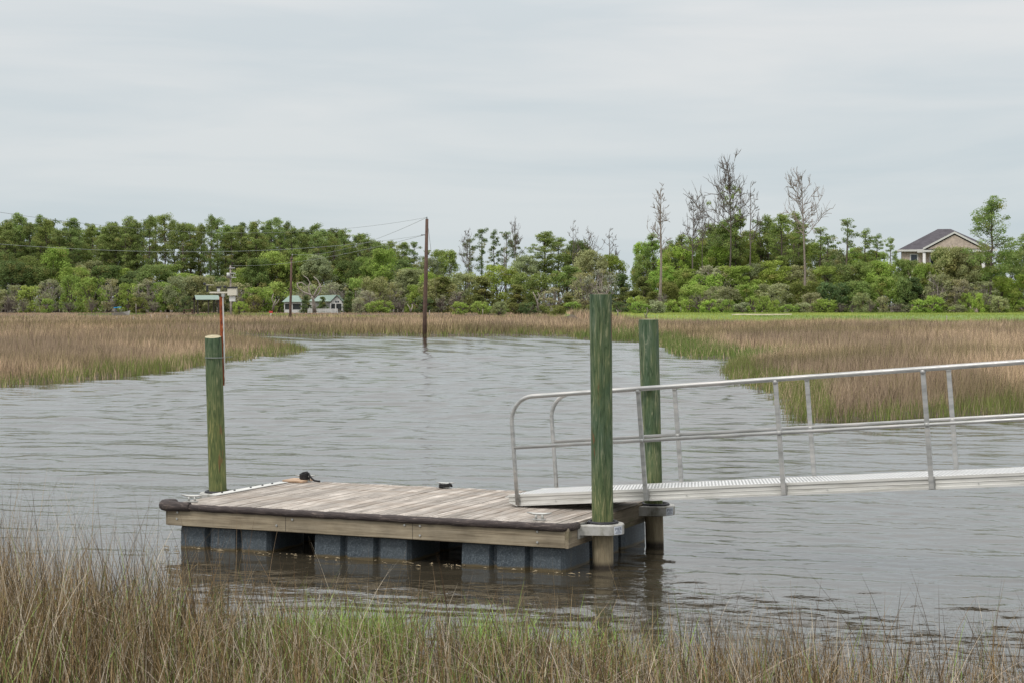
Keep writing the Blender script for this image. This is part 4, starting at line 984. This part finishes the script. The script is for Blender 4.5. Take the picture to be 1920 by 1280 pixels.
# middle wood 640-1175
G3 = 'trees of the middle wood'
for u, v, d, w, k, c in [(700, 500, 372, 90, 'broad', C_B), (742, 505, 370, 80, 'broad', C_G), (668, 540, 350, 60, 'mossy', C_M), (690, 545, 346, 50, 'mossy', C_T), (772, 506, 362, 90, 'broad', C_G), (808, 512, 360, 70, 'broad', C_B),
                         (830, 520, 352, 80, 'cedar', C_C), (870, 512, 365, 80, 'broad', C_G), (855, 545, 345, 50, 'twiggy', C_T), (905, 520, 356, 90, 'cedar', C_C), (935, 498, 366, 95, 'broad', C_B), (985, 480, 372, 80, 'broad', C_G),
                         (970, 535, 350, 70, 'cedar', C_C), (1040, 540, 346, 80, 'mossy', C_M), (1000, 512, 360, 90, 'broad', C_P), (1060, 500, 362, 90, 'broad', C_P), (1105, 470, 368, 85, 'broad', C_G), (1145, 478, 372, 70, 'broad', C_B),
                         (1095, 512, 352, 85, 'mossy', C_M), (1130, 505, 350, 80, 'mossy', C_T), (1165, 515, 356, 60, 'cedar', C_D), (1170, 540, 345, 70, 'cedar', C_C), (1205, 520, 350, 70, 'cedar', C_C), (1065, 556, 342, 60, 'cedar', C_C), (900, 556, 342, 60, 'cedar', C_C)]:
    tree(k, u, v, d, w, c, {'broad': 'rounded green tree in the middle wood', 'mossy': 'grey mossy tree at the edge of the middle wood', 'cedar': 'dark olive cedar at the edge of the middle wood', 'twiggy': 'bare twiggy bush right of the tall pole'}[k], G3 + (' (%s)' % {'broad': 'green', 'mossy': 'grey', 'cedar': 'cedars', 'twiggy': 'bare'}[k]))
for u, v, w in ((775, 455, 40), (800, 470, 34), (822, 484, 34), (880, 446, 30), (903, 427, 34), (925, 432, 30), (948, 436, 34), (968, 440, 30)):
    tree('thinpine', u, v, TR.uniform(384, 396), w, C_PD, 'thin sparse pine rising above the middle wood', 'thin pines above the middle wood')
tree('pine', 1020, 437, 375, 70, C_P, 'broad dense pine crown in the centre of the middle wood', var=2)
tree('pine', 1048, 446, 378, 56, C_P, 'smaller dense pine just right of the broad centre pine', var=4)
tree('broad', 1085, 452, 384, 80, C_PD, 'dark round tree behind the bare tops of the middle wood')
tree('snag', 878, 432, 380, 42, C_P, 'bare thin dead tree leaning out left of the thin pines', var=2)
tree('snag', 965, 417, 378, 40, C_P, 'bare topped dead tree right of the thin pines', var=1)
tree('snagpink', 946, 462, 374, 14, C_P, 'short pale broken trunk among the thin pines', var=0)
tree('snag', 1075, 415, 376, 44, C_P, 'forked bare dead tree above the middle wood', var=3)
tree('snag', 1105, 432, 374, 44, C_P, 'small bare dead treetop between two forked ones', var=0)
tree('snag', 1143, 430, 373, 60, C_P, 'rightmost bare dead tree of the middle wood beside the sky gap', var=3)
# right wood
G4 = 'trees of the right wood'
for u, v, d, w, k, c in [(1215, 455, 372, 70, 'broad', C_BR), (1205, 478, 366, 60, 'broad', C_P), (1262, 452, 376, 80, 'broad', C_PD), (1270, 462, 362, 85, 'broad', C_BR), (1310, 458, 368, 80, 'broad', C_B), (1345, 440, 372, 90, 'broad', C_P), (1350, 462, 360, 80, 'broad', C_BR),
                         (1395, 452, 366, 80, 'broad', C_B), (1240, 500, 352, 80, 'broad', C_BR), (1290, 505, 350, 90, 'broad', C_B), (1335, 498, 346, 100, 'mossy', C_M), (1330, 515, 344, 90, 'broad', C_BR), (1380, 500, 348, 100, 'broad', C_B), (1420, 495, 352, 90, 'broad', C_G),
                         (1455, 490, 350, 95, 'broad', C_B), (1500, 498, 350, 90, 'broad', C_G), (1545, 500, 352, 90, 'broad', C_B), (1590, 496, 352, 90, 'broad', C_P), (1630, 492, 350, 90, 'broad', C_P), (1655, 490, 348, 85, 'broad', C_B), (1708, 489, 338, 60, 'broad', C_P),
                         (1735, 494, 334, 60, 'broad', C_B), (1775, 464, 336, 95, 'broad', C_G), (1812, 484, 334, 70, 'broad', C_G), (1850, 502, 334, 70, 'broad', C_B), (1895, 470, 346, 80, 'broad', C_P), (1930, 462, 350, 80, 'broad', C_P), (1965, 470, 350, 80, 'broad', C_B),
                         (1250, 530, 338, 80, 'broad', C_C), (1300, 535, 334, 80, 'broad', C_B), (1350, 538, 332, 80, 'broad', C_G), (1400, 535, 334, 90, 'broad', C_B), (1450, 533, 332, 90, 'broad', C_G), (1505, 528, 334, 90, 'broad', C_C), (1560, 530, 332, 90, 'broad', C_D), (1610, 528, 332, 80, 'broad', C_P),
                         (1660, 520, 332, 80, 'broad', C_B), (1712, 522, 330, 80, 'cedar', C_D), (1760, 515, 328, 80, 'mossy', C_M), (1800, 525, 326, 70, 'mossy', C_T), (1840, 528, 326, 80, 'mossy', C_M), (1880, 520, 330, 80, 'broad', C_B), (1925, 515, 330, 80, 'broad', C_BR), (1352, 428, 374, 85, 'broad', C_B), (1402, 434, 376, 85, 'broad', C_G), (1447, 428, 374, 85, 'broad', C_B), (1486, 434, 374, 80, 'broad', C_P), (1524, 456, 372, 75, 'broad', C_B), (1564, 468, 370, 75, 'broad', C_G), (1603, 466, 370, 70, 'broad', C_B), (1642, 474, 368, 70, 'broad', C_B), (1308, 446, 378, 80, 'broad', C_BR), (1190, 545, 338, 70, 'cedar', C_C), (1225, 548, 336, 60, 'cedar', C_C)]:
    tree(k, u, v, d, w, c, {'broad': 'leafy tree in the right wood', 'mossy': 'grey lichen covered tree at the front of the right wood', 'cedar': 'dark cedar at the front of the right wood'}[k], G4 + {'broad': '', 'mossy': ' (grey)', 'cedar': ' (cedars)'}[k])
for u, v, w, k in ((1330, 420, 44, 'pine'), (1352, 412, 44, 'pine'), (1378, 404, 46, 'pine'), (1425, 412, 40, 'thinpine'), (1440, 405, 40, 'pine'), (1468, 402, 46, 'pine'), (1488, 398, 46, 'thinpine'), (1498, 418, 40, 'pine'), (1535, 428, 34, 'pine'), (1552, 440, 34, 'thinpine'), (1585, 412, 36, 'thinpine'), (1622, 430, 36, 'thinpine'), (1642, 440, 26, 'thinpine'), (1668, 446, 24, 'thinpine'), (1412, 432, 40, 'thinpine'), (1282, 440, 46, 'pine'), (1225, 438, 40, 'thinpine')):
    tree('thinpine' if TR.random() < 0.4 else k, u, v, TR.uniform(352, 372), w * 1.35, C_P, 'slender pine standing up out of the right wood', 'slender pines of the right wood')
tree('snagpink', 1238, 354, 331, 56, C_P, 'tall dead pine with a stripped pinkish trunk left of the right wood', var=0)
tree('snag', 1298, 366, 352, 80, C_P, 'dark bare dead pine with fan top right of the pinkish trunk', var=2)
tree('snag', 1317, 360, 358, 34, C_P, 'thin bare dead trunk close beside the fan topped one', var=0)
tree('snagtuft', 1368, 313, 356, 125, C_P, 'tallest bare topped pine with a few green tufts above the right wood')
tree('snag', 1348, 350, 362, 40, C_P, 'thin dead trunk left of the tallest pine', var=3)
tree('snag', 1388, 345, 360, 34, C_P, 'crooked dead trunk just right of the tallest pine', var=0)
tree('snag', 1408, 343, 350, 66, C_P, 'pale forked dead trunk right of the tallest pine', var=3)
tree('snagpink', 1512, 331, 342, 110, C_P, 'large bare dead tree with spreading limbs left of the stone house', var=1)
tree('openpine', 1858, 377, 326, 118, C_P, 'big open crowned pine in front of the stone house', var=0)
tree('pine', 1925, 438, 340, 50, C_P, 'pine at the right frame edge beside the stone house')
x = 1195
while x < 1960:
    tree(TR.choice(('bush', 'bush', 'bush', 'twiggy')), x, TR.choice((550, 556, 562, 568, 572)), TR.uniform(318, 328), TR.uniform(26, 60), TR.choice((C_BR, C_B, C_G, C_B, C_M)), 'low green bush at the lawn edge before the right wood', 'low bushes along the right lawn edge'); x += TR.uniform(15, 30)
x = 860
while x < 1200:
    tree('bush', x, TR.uniform(566, 575), TR.uniform(325, 332), TR.uniform(30, 50), TR.choice((C_D, C_B, C_C)), 'low bush at the edge of the middle wood', 'low bushes along the middle wood'); x += TR.uniform(24, 40)
tree('bush', 1200, 566, 300, 44, C_BR, 'bright green rounded bush standing on the lawn left of the second piling')
tree('bush', 1228, 563, 302, 52, C_M, 'brownish green bush right beside the bright green one')
tree('bush', 936, 566, 322, 40, C_G, 'pale flowering bush at the middle wood edge')

for u, v, D, w, k, c, lb in ((1764, 467, 336, 56, 'broad', C_P, 'green tree before the porch columns of the stone house'), (1800, 465, 336, 70, 'broad', C_G, 'grey green tree before the middle of the stone house'), (1840, 473, 335, 56, 'broad', C_P, 'green tree before the right corner of the stone house'), (574, 555, 340, 34, 'cedar', C_D, 'dark cedar between the two wings of the white cabin'), (605, 557, 342, 30, 'cedar', C_D, 'small dark cedar hiding the middle of the white cabin'), (655, 548, 343, 34, 'cedar', C_D, 'dark cedar just right of the white cabin'),
        (1692, 487, 336, 50, 'broad', C_P, 'green tree at the left corner of the stone house'), (1726, 499, 333, 48, 'broad', C_B, 'light green tree below the left window of the stone house'), (1700, 520, 330, 60, 'broad', C_P, 'low green tree left below the stone house'),
        (350, 556, 345, 30, 'bush', C_D, 'dark bush behind the left end of the shelter'), (450, 566, 330, 34, 'bush', C_BR, 'bright green bush under the transformer pole')):
    tree(k, u, v, D, w, c, lb)
# hero bleached trees
def dead_oak(u, vb, D, polys, label, scale_r=0.14, mat='deadwood'):
    b = at(u, vb, D); zb = gz(b.x, D); root = empty('dead_tree', (b.x, D, zb)); tag(root, label, 'dead tree')
    mb = MB(); rs = random.Random(int(u))
    for w, pl_ in polys:
        pts = []; dy = rs.uniform(-1.2, 1.2)
        for j, (uu, vv) in enumerate(pl_):
            q = at(uu, vv, D); pts.append(Vector((q.x - b.x, dy * j / max(1, len(pl_) - 1), max(q.z - zb, -0.3))))
        mb.tube(pts, [scale_r * w * (1 - 0.62 * j / (len(pts) - 1)) for j in range(len(pts))], 6)
    mb.build('trunk', M[mat], root); return root
dead_oak(590, 586, 335, [(3.0, [(590, 586), (589, 572), (588, 562), (586, 557)]), (1.6, [(587, 560), (582, 553), (570, 549), (560, 540), (558, 531)]), (1.0, [(558, 532), (565, 530), (574, 536), (579, 537)]),
    (1.5, [(583, 556), (580, 548), (579, 538), (582, 529)]), (0.8, [(581, 531), (576, 522), (568, 517)]), (1.5, [(588, 558), (592, 548), (597, 540), (600, 536)]), (0.8, [(593, 546), (588, 540), (584, 532)]),
    (1.4, [(589, 560), (597, 552), (602, 543), (600, 537), (595, 526), (587, 519)]), (0.9, [(600, 540), (605, 537), (609, 538)]), (0.7, [(597, 540), (602, 532)])], 'large bleached bare oak in front of the white cabin')
dead_oak(512, 582, 338, [(1.8, [(512, 582), (514, 572), (519, 562)]), (1.0, [(514, 572), (510, 560), (513, 551)]), (1.0, [(515, 574), (521, 567), (524, 561)])], 'short bare grey trunk left of the white cabin')
dead_oak(1009, 583, 320, [(1.5, [(1009, 583), (1008, 568), (1003, 556), (999, 548)]), (0.9, [(1008, 566), (1012, 556), (1008, 548)]), (0.7, [(1010, 574), (1015, 566)])], 'small bleached dead tree at the middle wood edge')
dead_oak(1210, 599, 262, [(0.9, [(1210, 600), (1212, 590), (1214, 583), (1212, 577)]), (0.6, [(1210, 594), (1208, 587)])], 'little bleached driftwood snag on the lawn above the second piling')
dead_oak(1157, 597, 262, [(0.8, [(1157, 597), (1159, 588), (1156, 581)]), (0.5, [(1157, 590), (1160, 584)])], 'little bleached snag on the grass right of the tallest piling')
dead_oak(770, 586, 335, [(1.0, [(770, 586), (768, 577), (764, 571)]), (1.0, [(770, 584), (773, 576), (772, 570)])], 'small pale forked snag left of the tall pole')

# ------------------------------------------------------------------ buildings
def poly_part(name, mat, pts, faces, parent): return MB().add(pts, faces).build(name, mat, parent)
HX, HD, HG = 88.4, 352.0, gz(88.4, 352.0)
house = empty('stone_house', (HX, HD, HG), (0, 0, R(-12))); tag(house, 'large pale stone house with dark hipped roof behind the right hand trees', 'house')
EZ = 14.2 - HG
MB().box(-8.9, 8.9, 0, 14, 0, EZ).build('wall', M['stone'], house)
MB().box(-5.9, 6.6, -1.8, -0.003, EZ - 0.6, EZ - 0.05).build('porch_beam', M['white'], house)
rf = poly_part('roof', M['shingle'], [(-9.8, -0.8, EZ), (9.8, -0.8, EZ), (9.8, 14.8, EZ), (-9.8, 14.8, EZ), (-1.6, 7, EZ + 4.5), (1.0, 7, EZ + 4.5)], [(0, 1, 5, 4), (1, 2, 5), (2, 3, 4, 5), (3, 0, 4), (3, 2, 1, 0)], house)
MB().box(-9.85, 9.85, -0.88, -0.803, EZ - 0.35, EZ + 0.05).build('gutter', M['white'], house)
GXc = 1.4
poly_part('gable_roof', M['shingle'], [(GXc - 6.1, -2.1, EZ + 0.12), (GXc, -2.1, EZ + 3.35), (GXc + 6.1, -2.1, EZ + 0.12), (GXc - 6.1, 2, EZ + 0.12), (GXc, 6, EZ + 3.35), (GXc + 6.1, 2, EZ + 0.12)], [(0, 1, 4, 3), (1, 2, 5, 4)], house)
poly_part('gable_wall', M['stone'], [(GXc - 5.3, -1.9, EZ + 0.1), (GXc, -1.9, EZ + 2.95), (GXc + 5.3, -1.9, EZ + 0.1), (GXc - 5.3, -1.7, EZ + 0.1), (GXc, -1.7, EZ + 2.95), (GXc + 5.3, -1.7, EZ + 0.1)], [(0, 2, 1), (3, 4, 5), (0, 1, 4, 3), (1, 2, 5, 4), (2, 0, 3, 5)], house)
for sg in (-1, 1):
    poly_part('gable_trim', M['white'], [(GXc + sg * 6.2, -2.2, EZ - 0.1), (GXc, -2.2, EZ + 3.2), (GXc, -2.2, EZ + 3.6), (GXc + sg * 6.2, -2.2, EZ + 0.32), (GXc + sg * 6.2, -2.0, EZ - 0.1), (GXc, -2.0, EZ + 3.2), (GXc, -2.0, EZ + 3.6), (GXc + sg * 6.2, -2.0, EZ + 0.32)], [(0, 1, 2, 3), (7, 6, 5, 4), (0, 4, 5, 1), (3, 2, 6, 7), (0, 3, 7, 4)], house)
    MB().box(GXc + sg * 6.2 if sg < 0 else GXc + 4.6, GXc - 4.6 if sg < 0 else GXc + 6.2, -2.18, -1.9, EZ - 0.5, EZ - 0.1).build('gable_return', M['white'], house)
for xx in (-4.5, 1.4 - 2.0, 1.4 + 2.2, 7.1): MB().tube([(xx, -1.7, 0), (xx, -1.7, EZ - 0.6)], 0.32, 12).build('column', M['white'], house)
MB().box(-5.9, 8.2, -2.3, -0.004, 0, 6.0).build('porch', M['stone'], house)
for xx in (-6.5, -2.6, 4.2, 8.0):
    for zz in (EZ - 3.2, EZ - 6.8):
        f = MB().box(xx - 0.85, xx + 0.85, -0.1, -0.004, zz, zz + 2.4).build('window', M['white'], house)
        MB().box(xx - 0.6, xx + 0.6, -0.13, -0.103, zz + 0.2, zz + 2.2).build('pane', M['glass'], f)

cb_ = empty('cabin', (at(585, 580, 345).x, 345, gz(-39, 345))); tag(cb_, 'white cabin with green metal roofs and screened porch behind the marsh', 'cabin')
CX = cb_.location.x; CZ = cb_.location.z
def cx_(u): return at(u, 572, 345).x - CX
def cz_(v): return at(585, v, 345).z - CZ
# left porch wing
a, b = cx_(533), cx_(566)
MB().box(a, cx_(572), 0, 4, 0, cz_(581)).build('porch_wall', M['white'], cb_)
MB().box(a + 0.1, cx_(571), 0.1, 3.9, cz_(580.9), cz_(570)).build('porch_screen', M['screen'], cb_)
MB().box(a - 0.05, cx_(564), -0.05, 4, cz_(569.9), cz_(567)).build('porch_header', M['white'], cb_)
for u in (533.5, 548, 565): MB().box(cx_(u) - 0.09, cx_(u) + 0.09, -0.06, 0.05, cz_(581), cz_(570)).build('porch_post', M['white'], cb_)
poly_part('porch_roof', M['greenroof'], [(cx_(529), -0.5, cz_(566.5)), (cx_(566), -0.5, cz_(566.5)), (cx_(566), 4.5, cz_(566.5)), (cx_(529), 4.5, cz_(566.5)), (cx_(540), 2, cz_(554.5)), (cx_(557), 2, cz_(554.5))], [(0, 1, 5, 4), (1, 2, 5), (2, 3, 4, 5), (3, 0, 4), (3, 2, 1, 0)], cb_)
# right gabled wing
ga, gb, gm = cx_(620.5), cx_(640.5), cx_(631.5)
MB().box(cx_(576), gb, 1.5, 8, 0, cz_(567)).build('wall', M['white'], cb_)
poly_part('gable_wall', M['white'], [(ga, 0.6, cz_(570)), (gb, 0.6, cz_(570)), (gb, 0.6, cz_(565.5)), (gm, 0.6, cz_(555)), (ga, 0.6, cz_(565.5)), (ga, 1.45, cz_(570)), (gb, 1.45, cz_(570)), (gb, 1.45, cz_(565.5)), (gm, 1.45, cz_(555)), (ga, 1.45, cz_(565.5))], [(0, 1, 2, 3, 4), (9, 8, 7, 6, 5), (0, 5, 6, 1), (1, 6, 7, 2), (2, 7, 8, 3), (3, 8, 9, 4), (4, 9, 5, 0)], cb_)
poly_part('roof', M['greenroof'], [(cx_(578), 0.2, cz_(565.5)), (cx_(619.5), 0.2, cz_(565.5)), (gm, 0.2, cz_(553.5)), (cx_(600), 3.5, cz_(554)), (cx_(586), 3.5, cz_(556)), (cx_(642.5), 0.2, cz_(565.8)), (gm, 8, cz_(553.5)), (cx_(642.5), 8, cz_(565.8)), (cx_(578), 8, cz_(565.5))], [(0, 1, 2, 3, 4), (2, 5, 7, 6), (4, 3, 6, 8), (2, 6, 3)], cb_)
MB().box(ga, gb, 0.7, 1.44, cz_(580), cz_(570.4)).build('porch_screen', M['screen'], cb_)
for u in (619.5, 629, 641): MB().box(cx_(u) - 0.1, cx_(u) + 0.1, 0.3, 0.5, 0, cz_(569)).build('porch_post', M['white'], cb_)
for u in (629.5, 633.5): MB().box(cx_(u) - 0.16, cx_(u) + 0.16, 0.56, 0.6, cz_(568), cz_(564.5)).build('window', M['glass'], cb_)
fence = empty('low_fence', (at(600, 586, 338).x, 338, gz(-37, 338))); tag(fence, 'low white board fence in front of the white cabin', 'fence')
for i in range(6):
    xx = -2.4 + i * 1.15; MB().box(xx, xx + 0.12, -0.05, 0.07, 0, 0.95).build('post', M['white'], fence)
    if i < 5:
        for zz in (0.2, 0.5, 0.76): MB().box(xx + 0.12, xx + 1.15, -0.02, 0.02, zz, zz + 0.2).build('board', M['white'], fence)

sh = empty('picnic_shelter', (at(386, 588, 334).x, 334, gz(-59, 334))); tag(sh, 'open shelter with pale green metal roof on posts left of the weather station', 'shelter')
SX, SZ = sh.location.x, sh.location.z
def sx_(u): return at(u, 572, 334).x - SX
def sz_(v): return at(386, v, 334).z - SZ
poly_part('roof', M['greenroof'], [(sx_(371), -2.2, sz_(562)), (sx_(417), -2.2, sz_(562)), (sx_(409), 0.2, sz_(554)), (sx_(364.5), 0.2, sz_(554)), (sx_(371), -2.2, sz_(562.8)), (sx_(417), -2.2, sz_(562.8))], [(0, 1, 2, 3), (0, 4, 5, 1)], sh)
poly_part('roof', M['dark_wood'], [(sx_(371), -2.15, sz_(562.5)), (sx_(364.5), 0.25, sz_(554.4)), (sx_(355), 2.4, sz_(563)), (sx_(409), 0.25, sz_(554.4)), (sx_(400), 2.4, sz_(563))], [(1, 3, 4, 2)], sh)
for u, yy in ((361, 1.8), (374, -1.8), (394, -1.8), (413, -1.8), (398, 1.8)): MB().box(sx_(u) - 0.12, sx_(u) + 0.12, yy - 0.1, yy + 0.1, -0.3, sz_(562.5)).build('post', M['dark_wood'], sh)
pt = empty('picnic_table', (at(353, 588, 330).x, 330, gz(-62, 330))); tag(pt, 'dark brown picnic table left of the open shelter', 'table')
MB().box(-1.1, 1.1, -0.4, 0.4, 0.95, 1.05).build('tabletop', M['browntable'], pt)
for yy in (-0.8, 0.6): MB().box(-1.1, 1.1, yy, yy + 0.25, 0.55, 0.62).build('bench', M['browntable'], pt)
for xx in (-0.8, 0.8):
    for sg in (-1, 1): MB().tube([(xx, sg * 0.75, -0.1), (xx, sg * 0.2, 0.94)], 0.07, 5).build('leg', M['browntable'], pt)
bt = empty('boat', (at(226, 588, 322).x, 322, gz(-73, 322) + 0.1), (0, R(-5), 0)); tag(bt, 'small white boat on the grass under a blue canopy', 'boat')
prof = [(-1.6, 0.0, 0.05), (-1.5, 0.55, 0.5), (0.6, 0.6, 0.5), (1.5, 0.3, 0.62), (1.9, 0.0, 0.7)]
vs = [(x_, -w_, z_ + 0.15) for x_, w_, z_ in prof] + [(x_, w_, z_ + 0.15) for x_, w_, z_ in prof] + [(x_ * 0.85, 0, 0.0) for x_, w_, z_ in prof]
fs = [(i, i + 1, 11 + i, 10 + i) for i in range(4)] + [(5 + i + 1, 5 + i, 10 + i, 11 + i) for i in range(4)] + [(i, 5 + i, 6 + i, i + 1) for i in range(4)]
MB().add(vs, fs).build('hull', M['white'], bt)
MB().box(-1.0, 0.15, -0.6, 0.6, 1.55, 1.68).build('canopy', M['blue'], bt)
for xx in (-0.9, 0.1):
    for yy in (-0.55, 0.55): MB().tube([(xx, yy, 0.5), (xx, yy, 1.55)], 0.03, 5).build('canopy_leg', M['galv'], bt)
mk = empty('channel_marker', (at(508, 583, 325).x, 325, gz(-45, 325))); tag(mk, 'small red and white marker post left of the white cabin', 'marker post')
MB().box(-0.12, 0.12, -0.1, 0.1, 0, 0.9).build('post', M['white'], mk); MB().box(-0.35, 0.35, -0.12, -0.105, 0.5, 0.9).build('board', M['red'], mk)
# pale stakes standing in the marsh
for u, v0, v1, D in ((219, 594, 606, 240), (250, 594, 606, 244), (313, 592, 604, 244), (283, 590, 602, 262), (805, 582, 596, 300), (1775, 592, 604, 238), (1316, 590, 596, 300), (905, 580, 588, 318), (255, 570, 586, 318)):
    b = at(u, v1, D); z0 = gz(b.x, D); t = at(u, v0, D)
    o = MB().tube([(0, 0, -0.3), (0.02, 0, t.z - z0)], 0.06, 6).build('marker_stake', M['deadwood'], None, (b.x, D, z0))
    tag(o, 'thin pale stake standing upright in the marsh grass', 'stake', 'thin stakes standing in the marsh')
# sandy strip at the lawn edge
mb = MB(); p0 = at(1372, 598, 272); vs = []
for i in range(13):
    xx = p0.x + i * 0.8; yy = 272 + 0.8 * math.sin(i * 0.9) + i * 0.15; w_ = 0.7 * math.sin(math.pi * (i + .5) / 13) + 0.2
    vs += [(xx, yy - w_, gz(xx, yy - w_) + 0.2), (xx, yy + w_, gz(xx, yy + w_) + 0.34)]
mb.add(vs, [(2 * i, 2 * i + 2, 2 * i + 3, 2 * i + 1) for i in range(12)]); tag(mb.build('sand_strip', m_plain('pale_sand', (0.33, 0.29, 0.19), 0.9, 0, 0.5, 0.8)), kind='structure')

# ------------------------------------------------------------------ say which tree is which: by landmark, then by order from the left
MARKS = [(-200, 30, 'at the left frame edge'), (30, 180, 'left of the boat'), (180, 290, 'above the boat with blue canopy'), (290, 400, 'by the green roofed shelter'), (400, 500, 'behind the weather station'),
         (500, 600, 'by the shorter utility pole'), (600, 700, 'right of the white cabin'), (700, 800, 'just left of the tall pole'), (800, 900, 'just right of the tall pole'), (900, 1000, 'between tall pole and tallest piling'),
         (1000, 1100, 'just left of the tallest piling'), (1100, 1180, 'above the tallest piling'), (1180, 1265, 'above the second piling'), (1265, 1340, 'below the fan topped dead pine'), (1340, 1430, 'below the tallest bare topped pine'),
         (1430, 1540, 'round the large spreading dead tree'), (1540, 1680, 'left of the stone house'), (1680, 1860, 'in front of the stone house'), (1860, 2300, 'at the right frame edge')]
ORD = ['leftmost', 'second from left', 'third from left', 'fourth from left', 'fifth from left', 'sixth from left', 'seventh from left', 'eighth from left', 'ninth from left', 'tenth from left']
by = {}
for o in list(COL.objects):
    if o.parent is None and o.get('group') and o.get('label') and o.location.y > 200 and o.get('category') in ('pine tree', 'tree', 'shrub', 'cedar', 'dead tree', 'stake'):
        by.setdefault(o['label'], []).append(o)
SHORT = {'tall green pine in the front row of the left wood': 'front row green pine', 'dark pine standing deeper in the left wood': 'darker second row pine', 'lower dark pine at the back of the left wood': 'lower back row pine',
         'mid green rounded tree under the pines of the left wood': 'rounded green understorey tree', 'grey green mossy tree at the foot of the left wood': 'grey mossy tree', 'low olive tree at the foot of the left wood': 'low olive tree',
         'small shrub at the left marsh edge': 'small marsh edge shrub', 'rounded green tree in the middle wood': 'rounded green tree', 'grey mossy tree at the edge of the middle wood': 'grey mossy tree', 'dark olive cedar at the edge of the middle wood': 'dark olive cedar',
         'thin sparse pine rising above the middle wood': 'thin sparse pine', 'leafy tree in the right wood': 'leafy tree', 'grey lichen covered tree at the front of the right wood': 'grey lichened tree', 'dark cedar at the front of the right wood': 'dark cedar',
         'slender pine standing up out of the right wood': 'slender tall pine', 'low green bush at the lawn edge before the right wood': 'low lawn edge bush', 'low bush at the edge of the middle wood': 'low wood edge bush', 'thin pale stake standing upright in the marsh grass': 'thin pale marsh stake'}
for lab, obs in by.items():
    if len(obs) < 2: continue
    for lo, hi, ph in MARKS:
        sel = [o for o in obs if lo <= 960 + FPX * o.location.x / o.location.y < hi]
        sel.sort(key=lambda o: o.location.x / o.location.y)
        sh_ = SHORT.get(lab, lab)
        for i_, o in enumerate(sel):
            o['label'] = f'{sh_} {ph}' + (f', {ORD[min(i_, 9)]}' if len(sel) > 1 else '')
